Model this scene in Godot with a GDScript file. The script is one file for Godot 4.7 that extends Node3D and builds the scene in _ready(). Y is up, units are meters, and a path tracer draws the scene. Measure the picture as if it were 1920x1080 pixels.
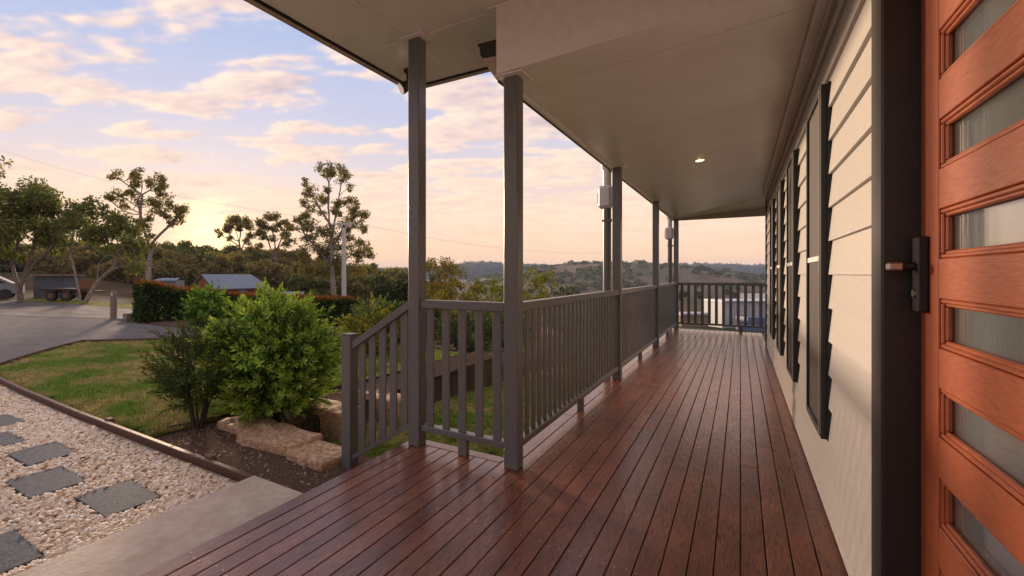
extends Node3D

const SIDE := Vector3(0.8423, 0, -0.5391)
const AWAY := Vector3(-0.5391, 0, -0.8423)
var rng := RandomNumberGenerator.new()
var used := {}
var box_cache := {}
var M := {}
var bump_noise := FastNoiseLite.new()

# ---------------------------------------------------------------- mesh helpers
class MB:
	var v := PackedVector3Array()
	var n := PackedVector3Array()
	var c := PackedColorArray()
	var i := PackedInt32Array()
	var tint := Color(1, 1, 1)
	var colored := false
	func face(a: Vector3, b: Vector3, d: Vector3, nn: Vector3) -> void:
		var k := v.size()
		v.append(a); v.append(b); v.append(d)
		n.append(nn); n.append(nn); n.append(nn)
		if colored:
			c.append(tint); c.append(tint); c.append(tint)
		i.append(k); i.append(k + 2); i.append(k + 1)
	func tri(a: Vector3, b: Vector3, d: Vector3) -> void:
		face(a, b, d, (b - a).cross(d - a).normalized())
	func tri_out(a: Vector3, b: Vector3, d: Vector3, out: Vector3) -> void:
		if (b - a).cross(d - a).dot(out) < 0:
			tri(a, d, b)
		else:
			tri(a, b, d)
	func quad(a: Vector3, b: Vector3, d: Vector3, e: Vector3) -> void:
		var nn := (b - a).cross(d - a).normalized()
		var k := v.size()
		v.append(a); v.append(b); v.append(d); v.append(e)
		for q in 4:
			n.append(nn)
			if colored:
				c.append(tint)
		i.append(k); i.append(k + 2); i.append(k + 1); i.append(k); i.append(k + 3); i.append(k + 2)
	func quad_out(a: Vector3, b: Vector3, d: Vector3, e: Vector3, out: Vector3) -> void:
		if (b - a).cross(d - a).dot(out) < 0:
			quad(a, e, d, b)
		else:
			quad(a, b, d, e)
	func cbox(center: Vector3, size: Vector3, bev: float, bs := Basis()) -> void:
		var h := size / 2
		var pt := func(s: Vector3, ax: int) -> Vector3:
			var p := Vector3(s.x * (h.x - (0.0 if ax == 0 else bev)), s.y * (h.y - (0.0 if ax == 1 else bev)), s.z * (h.z - (0.0 if ax == 2 else bev)))
			return center + bs * p
		for ax in 3:
			var u := (ax + 1) % 3
			var w := (ax + 2) % 3
			for sg in [-1.0, 1.0]:
				var q := []
				for k in [[-1, -1], [1, -1], [1, 1], [-1, 1]]:
					var s := Vector3()
					s[ax] = sg; s[u] = k[0]; s[w] = k[1]
					q.append(pt.call(s, ax))
				var o := Vector3(); o[ax] = sg
				quad_out(q[0], q[1], q[2], q[3], bs * o)
			if bev > 0:
				for s1 in [-1.0, 1.0]:
					for s2 in [-1.0, 1.0]:
						var a := Vector3(); var b := Vector3()
						a[u] = s1; a[w] = s2; a[ax] = -1
						b[u] = s1; b[w] = s2; b[ax] = 1
						var o2 := Vector3(); o2[u] = s1; o2[w] = s2
						quad_out(pt.call(a, u), pt.call(b, u), pt.call(b, w), pt.call(a, w), bs * o2)
		if bev > 0:
			for s1 in [-1.0, 1.0]:
				for s2 in [-1.0, 1.0]:
					for s3 in [-1.0, 1.0]:
						var s := Vector3(s1, s2, s3)
						tri_out(pt.call(s, 0), pt.call(s, 1), pt.call(s, 2), bs * s)
	func tube(p: Array, r: Array, sides: int, caps := true) -> void:
		var rings := []
		for k in p.size():
			var d: Vector3 = (p[min(k + 1, p.size() - 1)] - p[max(k - 1, 0)]).normalized()
			var x := d.cross(Vector3(0.31, 0.2, 0.93)).normalized()
			if absf(d.dot(Vector3(0.31, 0.2, 0.93))) > 0.95:
				x = d.cross(Vector3.RIGHT).normalized()
			var y := d.cross(x)
			var ring := []
			for a in sides:
				var t := TAU * a / sides
				ring.append([p[k] + (x * cos(t) + y * sin(t)) * r[k], x * cos(t) + y * sin(t)])
			rings.append(ring)
		var k0 := v.size()
		for ring in rings:
			for a in ring:
				v.append(a[0]); n.append(a[1])
				if colored:
					c.append(tint)
		for k in p.size() - 1:
			for a in sides:
				var b := (a + 1) % sides
				var q0 := k0 + k * sides + a
				var q1 := k0 + k * sides + b
				var q2 := k0 + (k + 1) * sides + b
				var q3 := k0 + (k + 1) * sides + a
				i.append(q0); i.append(q2); i.append(q1); i.append(q0); i.append(q3); i.append(q2)
		if caps:
			for e in [0, p.size() - 1]:
				var d2: Vector3 = (p[0] - p[1]) if e == 0 else (p[e] - p[e - 1])
				for a in range(1, sides - 1):
					tri_out(rings[e][0][0], rings[e][a][0], rings[e][a + 1][0], d2)
	func leaf(p: Vector3, d: Vector3, side: Vector3, l: float, w: float, col: Color) -> void:
		var nn := d.cross(side).normalized()
		var m := p + d * (l * 0.45)
		var k := v.size()
		v.append(p); v.append(m + side * w); v.append(p + d * l); v.append(m - side * w)
		for q in 4:
			n.append(nn); c.append(col)
		i.append(k); i.append(k + 1); i.append(k + 2); i.append(k); i.append(k + 2); i.append(k + 3)
	func mesh() -> ArrayMesh:
		var a := []
		a.resize(Mesh.ARRAY_MAX)
		a[Mesh.ARRAY_VERTEX] = v
		a[Mesh.ARRAY_NORMAL] = n
		if c.size() == v.size() and c.size() > 0:
			a[Mesh.ARRAY_COLOR] = c
		a[Mesh.ARRAY_INDEX] = i
		var m := ArrayMesh.new()
		m.add_surface_from_arrays(Mesh.PRIMITIVE_TRIANGLES, a)
		return m

func box_mesh(size: Vector3, bev := 0.003) -> ArrayMesh:
	var key := "%.4f %.4f %.4f %.4f" % [size.x, size.y, size.z, bev]
	if not box_cache.has(key):
		var b := MB.new()
		b.cbox(Vector3.ZERO, size, bev)
		box_cache[key] = b.mesh()
	return box_cache[key]

func numbered(called: String) -> String:
	used[called] = used.get(called, 0) + 1
	return called if used[called] == 1 else "%s_%03d" % [called, used[called] - 1]

func thing(called: String, label: String, category: String, at := Vector3.ZERO, group := "") -> Node3D:
	var o := Node3D.new()
	o.name = numbered(called)
	o.position = at
	add_child(o)
	tag(o, label, category, group)
	return o

func tag(o: Node3D, label: String, category: String, group := "") -> void:
	o.set_meta("label", label)
	o.set_meta("category", category)
	if group != "":
		o.set_meta("group", group)

func part(parent: Node3D, called: String, mesh: Mesh, mat: Material, at := Vector3.ZERO, bs := Basis()) -> MeshInstance3D:
	var o := MeshInstance3D.new()
	o.name = called if parent != self else numbered(called)
	o.mesh = mesh
	o.material_override = mat
	o.transform = Transform3D(bs, at)
	parent.add_child(o, true)
	return o

# a chamfered box given by its two corners, in the space of its parent
func bx(parent: Node3D, called: String, lo: Vector3, hi: Vector3, mat: Material, bev := 0.003) -> MeshInstance3D:
	return part(parent, called, box_mesh((hi - lo).abs(), bev), mat, (lo + hi) / 2)

func structure(called: String, mesh: Mesh, mat: Material, at := Vector3.ZERO) -> MeshInstance3D:
	var o := part(self, called, mesh, mat, at)
	o.set_meta("kind", "structure")
	return o

# ---------------------------------------------------------------- materials
func lin(r: float, g: float, b: float) -> Color:
	return Color(r, g, b).linear_to_srgb()

func noise_tex(freq: float, sd: int, lo: Color, hi: Color, octaves := 4, size := 512, mid = null, kind := FastNoiseLite.TYPE_SIMPLEX_SMOOTH) -> NoiseTexture2D:
	var f := FastNoiseLite.new()
	f.noise_type = kind
	f.seed = sd
	f.frequency = freq
	f.fractal_octaves = octaves
	var t := NoiseTexture2D.new()
	t.width = size
	t.height = size
	t.seamless = true
	t.seamless_blend_skirt = 0.15
	t.noise = f
	var g := Gradient.new()
	g.set_color(0, lo)
	g.set_color(1, hi)
	if mid != null:
		g.add_point(0.5, mid)
	t.color_ramp = g
	return t

func normal_tex(freq: float, sd: int, strength: float, octaves := 4, size := 512) -> NoiseTexture2D:
	var f := FastNoiseLite.new()
	f.noise_type = FastNoiseLite.TYPE_SIMPLEX_SMOOTH
	f.seed = sd
	f.frequency = freq
	f.fractal_octaves = octaves
	var t := NoiseTexture2D.new()
	t.width = size
	t.height = size
	t.seamless = true
	t.noise = f
	t.as_normal_map = true
	t.bump_strength = strength
	return t

func mat(called: String, col: Color, rough := 0.7, spec := 0.5) -> StandardMaterial3D:
	var m := StandardMaterial3D.new()
	m.resource_name = called
	m.albedo_color = col
	m.roughness = rough
	m.metallic_specular = spec
	M[called] = m
	return m

func textured(m: StandardMaterial3D, tex: Texture2D, scale: Vector3, world := true) -> StandardMaterial3D:
	m.albedo_texture = tex
	m.uv1_triplanar = true
	m.uv1_world_triplanar = world
	m.uv1_triplanar_sharpness = 4.0
	m.uv1_scale = scale
	return m

func bumped(m: StandardMaterial3D, tex: Texture2D, amount: float) -> StandardMaterial3D:
	m.normal_enabled = true
	m.normal_texture = tex
	m.normal_scale = amount
	return m

func grey(a: float) -> Color:
	return Color(a, a, a)

func coarse(m: StandardMaterial3D, tex: Texture2D, scale: Vector3) -> StandardMaterial3D:
	m.detail_enabled = true
	m.detail_blend_mode = BaseMaterial3D.BLEND_MODE_MUL
	m.detail_albedo = tex
	m.detail_uv_layer = BaseMaterial3D.DETAIL_UV_2
	m.uv2_triplanar = true
	m.uv2_world_triplanar = true
	m.uv2_triplanar_sharpness = 4.0
	m.uv2_scale = scale
	return m

func leaf_mat(called: String, back := 0.5, rough := 0.55) -> StandardMaterial3D:
	var m := mat(called, Color.WHITE, rough, 0.2)
	m.vertex_color_use_as_albedo = true
	m.backlight_enabled = true
	m.backlight = Color(back, back, back * 0.7)
	m.cull_mode = BaseMaterial3D.CULL_DISABLED
	return m

func make_materials() -> void:
	var patches := noise_tex(0.012, 5, grey(0.72), grey(1.0), 4)
	var fine := noise_tex(0.06, 8, grey(0.8), grey(1.0), 3)
	var grain := noise_tex(0.02, 11, Color(0.55, 0.48, 0.45), Color(1, 1, 1), 5, 1024, Color(0.86, 0.82, 0.8))
	var grain_n := normal_tex(0.02, 12, 3.0, 5, 512)
	var rough_t := noise_tex(0.015, 21, grey(0.55), grey(1.0), 5)
	var soft_n := normal_tex(0.05, 31, 2.0, 4)
	# deck boards: oiled hardwood, a few tones
	var tones := [Vector3(0.40, 0.142, 0.084), Vector3(0.35, 0.122, 0.074), Vector3(0.46, 0.180, 0.108), Vector3(0.30, 0.100, 0.062), Vector3(0.39, 0.150, 0.096)]
	for k in tones.size():
		var t: Vector3 = tones[k]
		var m := mat("deck_%d" % k, lin(t.x, t.y, t.z), 0.42, 0.55)
		textured(m, grain, Vector3(5.0, 5.0, 0.55))
		m.uv1_offset = Vector3(0.13 * k, 0, 0.31 * k)
		m.roughness_texture = rough_t
		m.roughness_texture_channel = BaseMaterial3D.TEXTURE_CHANNEL_RED
		bumped(m, grain_n, 0.25)
		coarse(m, patches, Vector3(0.8, 0.8, 0.35))
		m.clearcoat_enabled = true
		m.clearcoat = 0.35
		m.clearcoat_roughness = 0.22
	# door timber
	var door_grain := noise_tex(0.02, 14, Color(0.76, 0.70, 0.66), Color(1, 1, 1), 5, 1024, Color(0.92, 0.9, 0.88))
	var dm := mat("door_wood", lin(0.36, 0.092, 0.034), 0.42, 0.5)
	textured(dm, door_grain, Vector3(0.7, 11.0, 0.7))
	bumped(dm, grain_n, 0.3)
	var dv := mat("door_wood_upright", lin(0.38, 0.092, 0.032), 0.42, 0.5)
	textured(dv, door_grain, Vector3(11.0, 0.7, 11.0))
	bumped(dv, grain_n, 0.3)
	# painted metal
	var gm := mat("gunmetal", lin(0.138, 0.134, 0.135), 0.34, 0.55)
	textured(gm, noise_tex(0.03, 46, grey(0.93), grey(1.0), 4), Vector3(1.5, 0.7, 1.5))
	var fr := mat("frame_dark", lin(0.03, 0.026, 0.025), 0.4, 0.5)
	textured(fr, fine, Vector3(2, 2, 2))
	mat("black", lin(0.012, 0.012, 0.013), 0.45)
	mat("pipe_black", lin(0.015, 0.015, 0.016), 0.85, 0.2)
	var sc := mat("screen_mesh", lin(0.055, 0.045, 0.042), 0.55, 0.5)
	textured(sc, noise_tex(0.02, 77, grey(0.75), grey(1.0), 5), Vector3(2.2, 1.4, 2.2))
	mat("steel", lin(0.45, 0.42, 0.38), 0.3).metallic = 0.9
	mat("bare_edge", lin(0.55, 0.53, 0.52), 0.35).metallic = 0.6
	# paint
	var wb := mat("weatherboard", lin(0.475, 0.447, 0.415), 0.5, 0.5)
	textured(wb, noise_tex(0.02, 41, grey(0.95), grey(1.0), 5), Vector3(1.5, 4.0, 0.8))
	for k in 2:
		var wv := mat("weatherboard_%d" % (k + 1), lin([0.455, 0.492][k], [0.428, 0.463][k], [0.397, 0.430][k]), 0.5, 0.5)
		textured(wv, wb.albedo_texture, Vector3(1.5, 4.0, 0.8))
	var ce := mat("ceiling", lin(0.89, 0.845, 0.80), 0.34, 0.7)
	textured(ce, noise_tex(0.01, 43, grey(0.95), grey(1.0), 4), Vector3(0.5, 0.5, 0.5))
	bumped(ce, normal_tex(0.004, 44, 2.0, 2), 0.12)
	ce.clearcoat_enabled = true
	ce.clearcoat = 1.0
	ce.clearcoat_roughness = 0.28
	var tr := mat("trim_white", lin(0.86, 0.82, 0.78), 0.45)
	textured(tr, noise_tex(0.02, 45, grey(0.95), grey(1.0), 3), Vector3(1.0, 1.0, 1.0))
	mat("fascia_tan", lin(0.42, 0.34, 0.27), 0.4)
	mat("pvc", lin(0.66, 0.65, 0.63), 0.4)
	mat("roof_metal", lin(0.40, 0.45, 0.52), 0.35).metallic = 0.3
	mat("plaster", lin(0.74, 0.72, 0.69), 0.8)
	# glass
	var gl := mat("pane_glass", Color(0.85, 0.9, 0.92, 0.06), 0.02, 0.5)
	gl.transparency = BaseMaterial3D.TRANSPARENCY_ALPHA
	# stone and ground
	var slab := mat("slab_stone", lin(0.66, 0.58, 0.50), 0.75)
	textured(slab, noise_tex(0.012, 51, Color(0.9, 0.88, 0.85), grey(1.0), 6, 1024), Vector3(1.1, 1.1, 1.1))
	bumped(slab, soft_n, 0.3)
	coarse(slab, noise_tex(0.02, 52, Color(0.88, 0.85, 0.82), grey(1.0), 5), Vector3(0.45, 0.45, 0.3))
	var pv := mat("paver_slate", lin(0.115, 0.128, 0.155), 0.8, 0.4)
	textured(pv, noise_tex(0.02, 53, grey(0.7), grey(1.0), 5), Vector3(1.6, 1.6, 1.6))
	bumped(pv, soft_n, 0.6)
	var sd := mat("sandstone", lin(0.70, 0.53, 0.36), 0.85)
	textured(sd, noise_tex(0.015, 54, Color(0.62, 0.5, 0.42), grey(1.0), 6, 1024), Vector3(1.0, 2.6, 1.0))
	bumped(sd, normal_tex(0.03, 55, 6.0, 5), 0.45)
	var sw := mat("sandstone_weathered", lin(0.40, 0.31, 0.23), 0.9)
	textured(sw, noise_tex(0.015, 56, Color(0.5, 0.44, 0.4), grey(1.0), 6), Vector3(1.0, 2.0, 1.0))
	bumped(sw, normal_tex(0.03, 57, 6.0, 5), 0.9)
	var ed := mat("edging_timber", lin(0.13, 0.062, 0.045), 0.6)
	textured(ed, grain, Vector3(0.8, 7.0, 7.0))
	bumped(ed, grain_n, 0.3)
	var sl := mat("sleeper_timber", lin(0.30, 0.21, 0.14), 0.85)
	textured(sl, noise_tex(0.02, 58, Color(0.5, 0.42, 0.38), grey(1.0), 6), Vector3(6.0, 6.0, 0.8))
	bumped(sl, grain_n, 0.7)
	var so := mat("soil", lin(0.29, 0.20, 0.15), 1.0, 0.05)
	textured(so, noise_tex(0.05, 59, Color(0.35, 0.32, 0.3), grey(1.0), 5, 1024), Vector3(2.0, 2.0, 2.0))
	bumped(so, normal_tex(0.08, 60, 8.0, 5), 1.0)
	var gb := mat("gravel_ground", lin(0.56, 0.46, 0.35), 0.95, 0.2)
	textured(gb, noise_tex(0.1, 61, grey(0.6), grey(1.0), 3), Vector3(3, 3, 3))
	var dr := mat("driveway_gravel", lin(0.35, 0.35, 0.36), 0.92, 0.3)
	textured(dr, noise_tex(0.14, 62, Color(0.5, 0.5, 0.52), Color(1.0, 0.98, 0.95), 3, 1024), Vector3(0.9, 0.9, 0.9))
	bumped(dr, normal_tex(0.14, 63, 8.0, 3, 1024), 0.8)
	coarse(dr, noise_tex(0.012, 64, Color(0.86, 0.84, 0.83), grey(1.0), 5), Vector3(0.16, 0.16, 0.4))
	var rd := mat("road_asphalt", lin(0.25, 0.24, 0.245), 0.9, 0.3)
	textured(rd, noise_tex(0.1, 65, grey(0.7), grey(1.0), 4), Vector3(0.8, 0.8, 0.8))
	coarse(rd, noise_tex(0.01, 66, Color(0.7, 0.66, 0.64), grey(1.0), 4), Vector3(0.08, 0.08, 0.3))
	var gr := mat("ground_soil", Color.WHITE, 0.95, 0.2)
	gr.vertex_color_use_as_albedo = true
	textured(gr, noise_tex(0.03, 67, Color(0.55, 0.55, 0.5), grey(1.0), 6, 1024), Vector3(0.3, 0.3, 0.3))
	coarse(gr, noise_tex(0.008, 68, Color(0.6, 0.62, 0.6), grey(1.0), 5, 1024), Vector3(0.011, 0.011, 0.011))
	var lw := mat("lawn_turf", lin(0.27, 0.29, 0.085), 0.95, 0.2)
	textured(lw, noise_tex(0.02, 69, Color(0.8, 0.68, 0.5), Color(0.85, 1.0, 0.72), 6, 1024), Vector3(0.6, 0.6, 0.6))
	bumped(lw, normal_tex(0.1, 70, 6.0, 3), 0.8)
	var hill := mat("hill_land", Color.WHITE, 0.95, 0.2)
	hill.vertex_color_use_as_albedo = true
	textured(hill, noise_tex(0.01, 71, grey(0.65), grey(1.0), 6, 1024), Vector3(0.004, 0.004, 0.004))
	# plants
	leaf_mat("leaf_gum", 0.9, 0.75)
	leaf_mat("leaf_soft", 0.7, 0.7)
	leaf_mat("grass_blade", 0.5, 0.6)
	var bk := mat("bark_pale", lin(0.36, 0.30, 0.26), 0.85)
	textured(bk, noise_tex(0.02, 72, Color(0.45, 0.38, 0.33), grey(1.0), 5), Vector3(1.5, 0.5, 1.5))
	var bw := mat("bark_white", lin(0.52, 0.47, 0.44), 0.8)
	textured(bw, noise_tex(0.02, 73, Color(0.5, 0.44, 0.4), grey(1.0), 5), Vector3(1.2, 0.4, 1.2))
	var bd := mat("bark_dark", lin(0.13, 0.095, 0.075), 0.9)
	textured(bd, noise_tex(0.03, 74, grey(0.5), grey(1.0), 5), Vector3(3, 1, 3))
	var pt := mat("post_timber", lin(0.36, 0.29, 0.23), 0.9)
	textured(pt, noise_tex(0.02, 75, grey(0.6), grey(1.0), 5), Vector3(5, 0.8, 5))
	var bc := mat("brick_red", lin(0.34, 0.13, 0.07), 0.9)
	textured(bc, noise_tex(0.05, 76, grey(0.7), grey(1.0), 4), Vector3(2, 6, 2))
	mat("roof_sheet", lin(0.20, 0.25, 0.32), 0.7, 0.3)
	mat("roof_red", lin(0.36, 0.14, 0.10), 0.7)
	mat("shed_blue", lin(0.09, 0.105, 0.13), 0.7)
	mat("shed_wall", lin(0.40, 0.41, 0.44), 0.6)
	mat("container_blue", lin(0.10, 0.14, 0.24), 0.5)
	mat("galvanised", lin(0.46, 0.46, 0.47), 0.45).metallic = 0.4
	mat("car_white", lin(0.72, 0.73, 0.75), 0.25)
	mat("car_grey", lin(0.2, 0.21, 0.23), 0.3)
	mat("rust", lin(0.2, 0.085, 0.045), 0.85)
	var peb := mat("pebble", Color.WHITE, 0.7, 0.4)
	peb.vertex_color_use_as_albedo = true
	var tile := mat("floor_tile", lin(0.27, 0.28, 0.31), 0.22)
	textured(tile, noise_tex(0.02, 78, grey(0.85), grey(1.0), 4), Vector3(1, 1, 1))
	mat("grout", lin(0.12, 0.12, 0.12), 0.9)

# ---------------------------------------------------------------- terrain
func ramp(t: float, xs: Array, ys: Array) -> float:
	if t <= xs[0]:
		return ys[0]
	for k in range(1, xs.size()):
		if t <= xs[k]:
			return lerpf(ys[k - 1], ys[k], smoothstep(0, 1, (t - xs[k - 1]) / (xs[k] - xs[k - 1])) * 0.5 + 0.5 * (t - xs[k - 1]) / (xs[k] - xs[k - 1]))
	return ys[-1]

func land(x: float, z: float) -> float:
	var s := -z
	var u := s + 0.25 * (x + 14.0)
	var y := -0.3 - ramp(u, [8.0, 12.0, 14.7, 17.0, 20.3, 40.0, 73.0, 130.0, 300.0], [0.0, 0.35, 0.7, 1.1, 1.7, 3.3, 5.2, 8.5, 10.0])
	# the wooded rise beyond the brick house
	var d := Vector2(x + 75.0, z + 45.0)
	y += 3.2 * exp(-d.length_squared() / 900.0) * smoothstep(-30.0, -50.0, x)
	if x > -3.66 and z < -2.86:
		y = minf(y, -0.5 - 0.06 * (s - 3.0))
	elif x > -2.2 and z < 3.0:
		y = minf(y, -0.36)
	return y

func make_ground() -> void:
	var xs := [-4000.0, -2500.0, -1500.0, -900.0, -600.0, -420.0, -300.0, -220.0, -170.0, -135.0]
	var x := -110.0
	while x < -40.0:
		xs.append(x); x += 6.0
	while x < -12.0:
		xs.append(x); x += 2.0
	while x < -4.0:
		xs.append(x); x += 1.0
	xs.append_array([-3.67, -3.65, -3.0, -2.21, -2.19, -1.0, 0.0, 2.0, 5.0, 10.0, 16.0, 24.0, 34.0, 48.0, 66.0, 90.0, 130.0, 200.0, 320.0, 500.0, 900.0, 1500.0, 2500.0, 4000.0])
	var zs := [-5000.0, -3500.0, -2500.0, -1800.0, -1300.0, -950.0, -700.0, -520.0, -400.0, -310.0, -240.0, -190.0, -150.0, -120.0]
	var z := -100.0
	while z < -30.0:
		zs.append(z); z += 5.0
	while z < -4.0:
		zs.append(z); z += 1.0
	zs.append_array([-3.5, -2.87, -2.85, -2.0, 0.0, 3.0, 3.1, 8.0, 20.0, 60.0, 200.0, 800.0, 3000.0])
	var b := MB.new()
	var straw := Color(0.27, 0.19, 0.11)
	var green := Color(0.16, 0.17, 0.055)
	var brown := Color(0.2, 0.13, 0.085)
	var wob := FastNoiseLite.new()
	wob.seed = 4
	wob.frequency = 0.012
	for zz in zs:
		for xx in xs:
			b.v.append(Vector3(xx, land(xx, zz), zz))
			var e := 0.6
			var nn := Vector3(land(xx - e, zz) - land(xx + e, zz), 2 * e, land(xx, zz - e) - land(xx, zz + e)).normalized()
			b.n.append(nn)
			var w := clampf(wob.get_noise_2d(xx, zz) * 1.4 + 0.5, 0, 1)
			var col := brown.lerp(straw, w)
			# green paddocks among the dry ones
			col = col.lerp(green, smoothstep(0.0, 0.25, wob.get_noise_2d(xx * 0.6 + 300.0, zz * 0.6)))
			if xx > -4.0 and xx < 3.0 and zz < -11.0 and zz > -24.0:
				col = Color(0.40, 0.31, 0.19)
			b.c.append(col)
	var w2 := xs.size()
	for r in zs.size() - 1:
		for q in w2 - 1:
			var a := r * w2 + q
			b.i.append_array([a, a + 1, a + w2 + 1, a, a + w2 + 1, a + w2])
	structure("ground", b.mesh(), M["ground_soil"])

# a flat sheet with an outline in plan
func sheet(called: String, poly: Array, y: float, m: Material) -> MeshInstance3D:
	var p := PackedVector2Array()
	for q in poly:
		p.append(Vector2(q[0], q[1]))
	var t := Geometry2D.triangulate_polygon(p)
	var b := MB.new()
	for k in range(0, t.size(), 3):
		var c3 := []
		for e in 3:
			c3.append(Vector3(p[t[k + e]].x, y, p[t[k + e]].y))
		b.tri_out(c3[0], c3[1], c3[2], Vector3.UP)
	return structure(called, b.mesh(), m)

# ---------------------------------------------------------------- sky
func make_sky() -> PanoramaSkyMaterial:
	var w := 2048
	var h := 1024
	var im := Image.create_empty(w, h, false, Image.FORMAT_RGBF)
	var el := [0.0, 3.0, 7.0, 12.0, 18.0, 26.0, 38.0, 60.0, 90.0]
	var co := [Vector3(0.637, 0.400, 0.253), Vector3(0.643, 0.420, 0.273), Vector3(0.600, 0.427, 0.320), Vector3(0.458, 0.399, 0.419), Vector3(0.350, 0.356, 0.458), Vector3(0.265, 0.315, 0.463), Vector3(0.235, 0.290, 0.444), Vector3(0.222, 0.281, 0.438), Vector3(0.216, 0.275, 0.432)]
	var n1 := FastNoiseLite.new()
	n1.seed = 17
	n1.frequency = 0.55
	n1.fractal_octaves = 6
	n1.fractal_gain = 0.55
	var n2 := FastNoiseLite.new()
	n2.seed = 3
	n2.frequency = 0.16
	n2.fractal_octaves = 3
	var sun := Vector3(-0.849, 0.0, -0.522).normalized()
	for r in h / 2 + 4:
		var e := 90.0 - (r + 0.5) / h * 180.0
		var base: Vector3 = co[0]
		for k in range(1, el.size()):
			if e <= el[k] and e > el[k - 1]:
				base = co[k - 1].lerp(co[k], (e - el[k - 1]) / (el[k] - el[k - 1]))
		if e > 89.9:
			base = co[8]
		var sy := sin(deg_to_rad(maxf(e, 0.0)))
		var cy := cos(deg_to_rad(e))
		var k2 := 1.0 / (sy + 0.075)
		for q in w:
			var az := (q + 0.5) / w * TAU
			var dx := sin(az) * cy
			var dz := -cos(az) * cy
			var c := base
			var cs := (dx * sun.x + dz * sun.z)
			# glow of the low sun
			var da := acos(clampf(cs * 0.9972 + sy * 0.0749, -1, 1))
			var glow := 0.16 * exp(-da * da * 16.0) + 1.7 * exp(-da * da * 420.0)
			c += Vector3(0.55, 0.36, 0.10) * glow
			# broken cloud
			# broken cloud on a high flat layer, drawn out across the wind
			var px := dx * k2
			var pz := dz * k2
			var a := px * 0.82 - pz * 0.57
			var b := px * 0.57 + pz * 0.82
			var cov := n2.get_noise_2d(a * 1.5 + 2.1, b * 1.5) * 0.5 + 0.20
			var d := n1.get_noise_2d(a * 1.8, b * 4.4) + cov
			var m := smoothstep(0.05, 0.33, d) * 0.95
			m *= smoothstep(1.0, 7.0, e)
			if m > 0.002:
				var d2 := n1.get_noise_2d(a * 1.8 + sun.x * 0.10, b * 4.4 + sun.z * 0.10 + 0.10)
				var lit := clampf(0.62 + (d - cov - d2) * 1.9 - maxf(d - 0.42, 0.0) * 0.8, 0.0, 1.0)
				var cc := Vector3(0.345, 0.285, 0.33).lerp(Vector3(0.69, 0.52, 0.41), lit)
				cc = cc.lerp(Vector3(0.68, 0.49, 0.325), (1.0 - smoothstep(4.0, 22.0, e)) * 0.6)
				c = c.lerp(cc, m)
			im.set_pixel(q, r, Color(c.x, c.y, c.z))
	var low := Color(0.55, 0.42, 0.32)
	for r in range(h / 2 + 4, h):
		for q in w:
			im.set_pixel(q, r, low)
	var s := PanoramaSkyMaterial.new()
	s.panorama = ImageTexture.create_from_image(im)
	return s

# ---------------------------------------------------------------- the verandah
const POST := 0.091
const WALL := 0.352
const RAKE := 0.085
var house: Node3D

func ceil_y(x: float) -> float:
	return 2.38 + RAKE * (x + 1.12)

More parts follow.
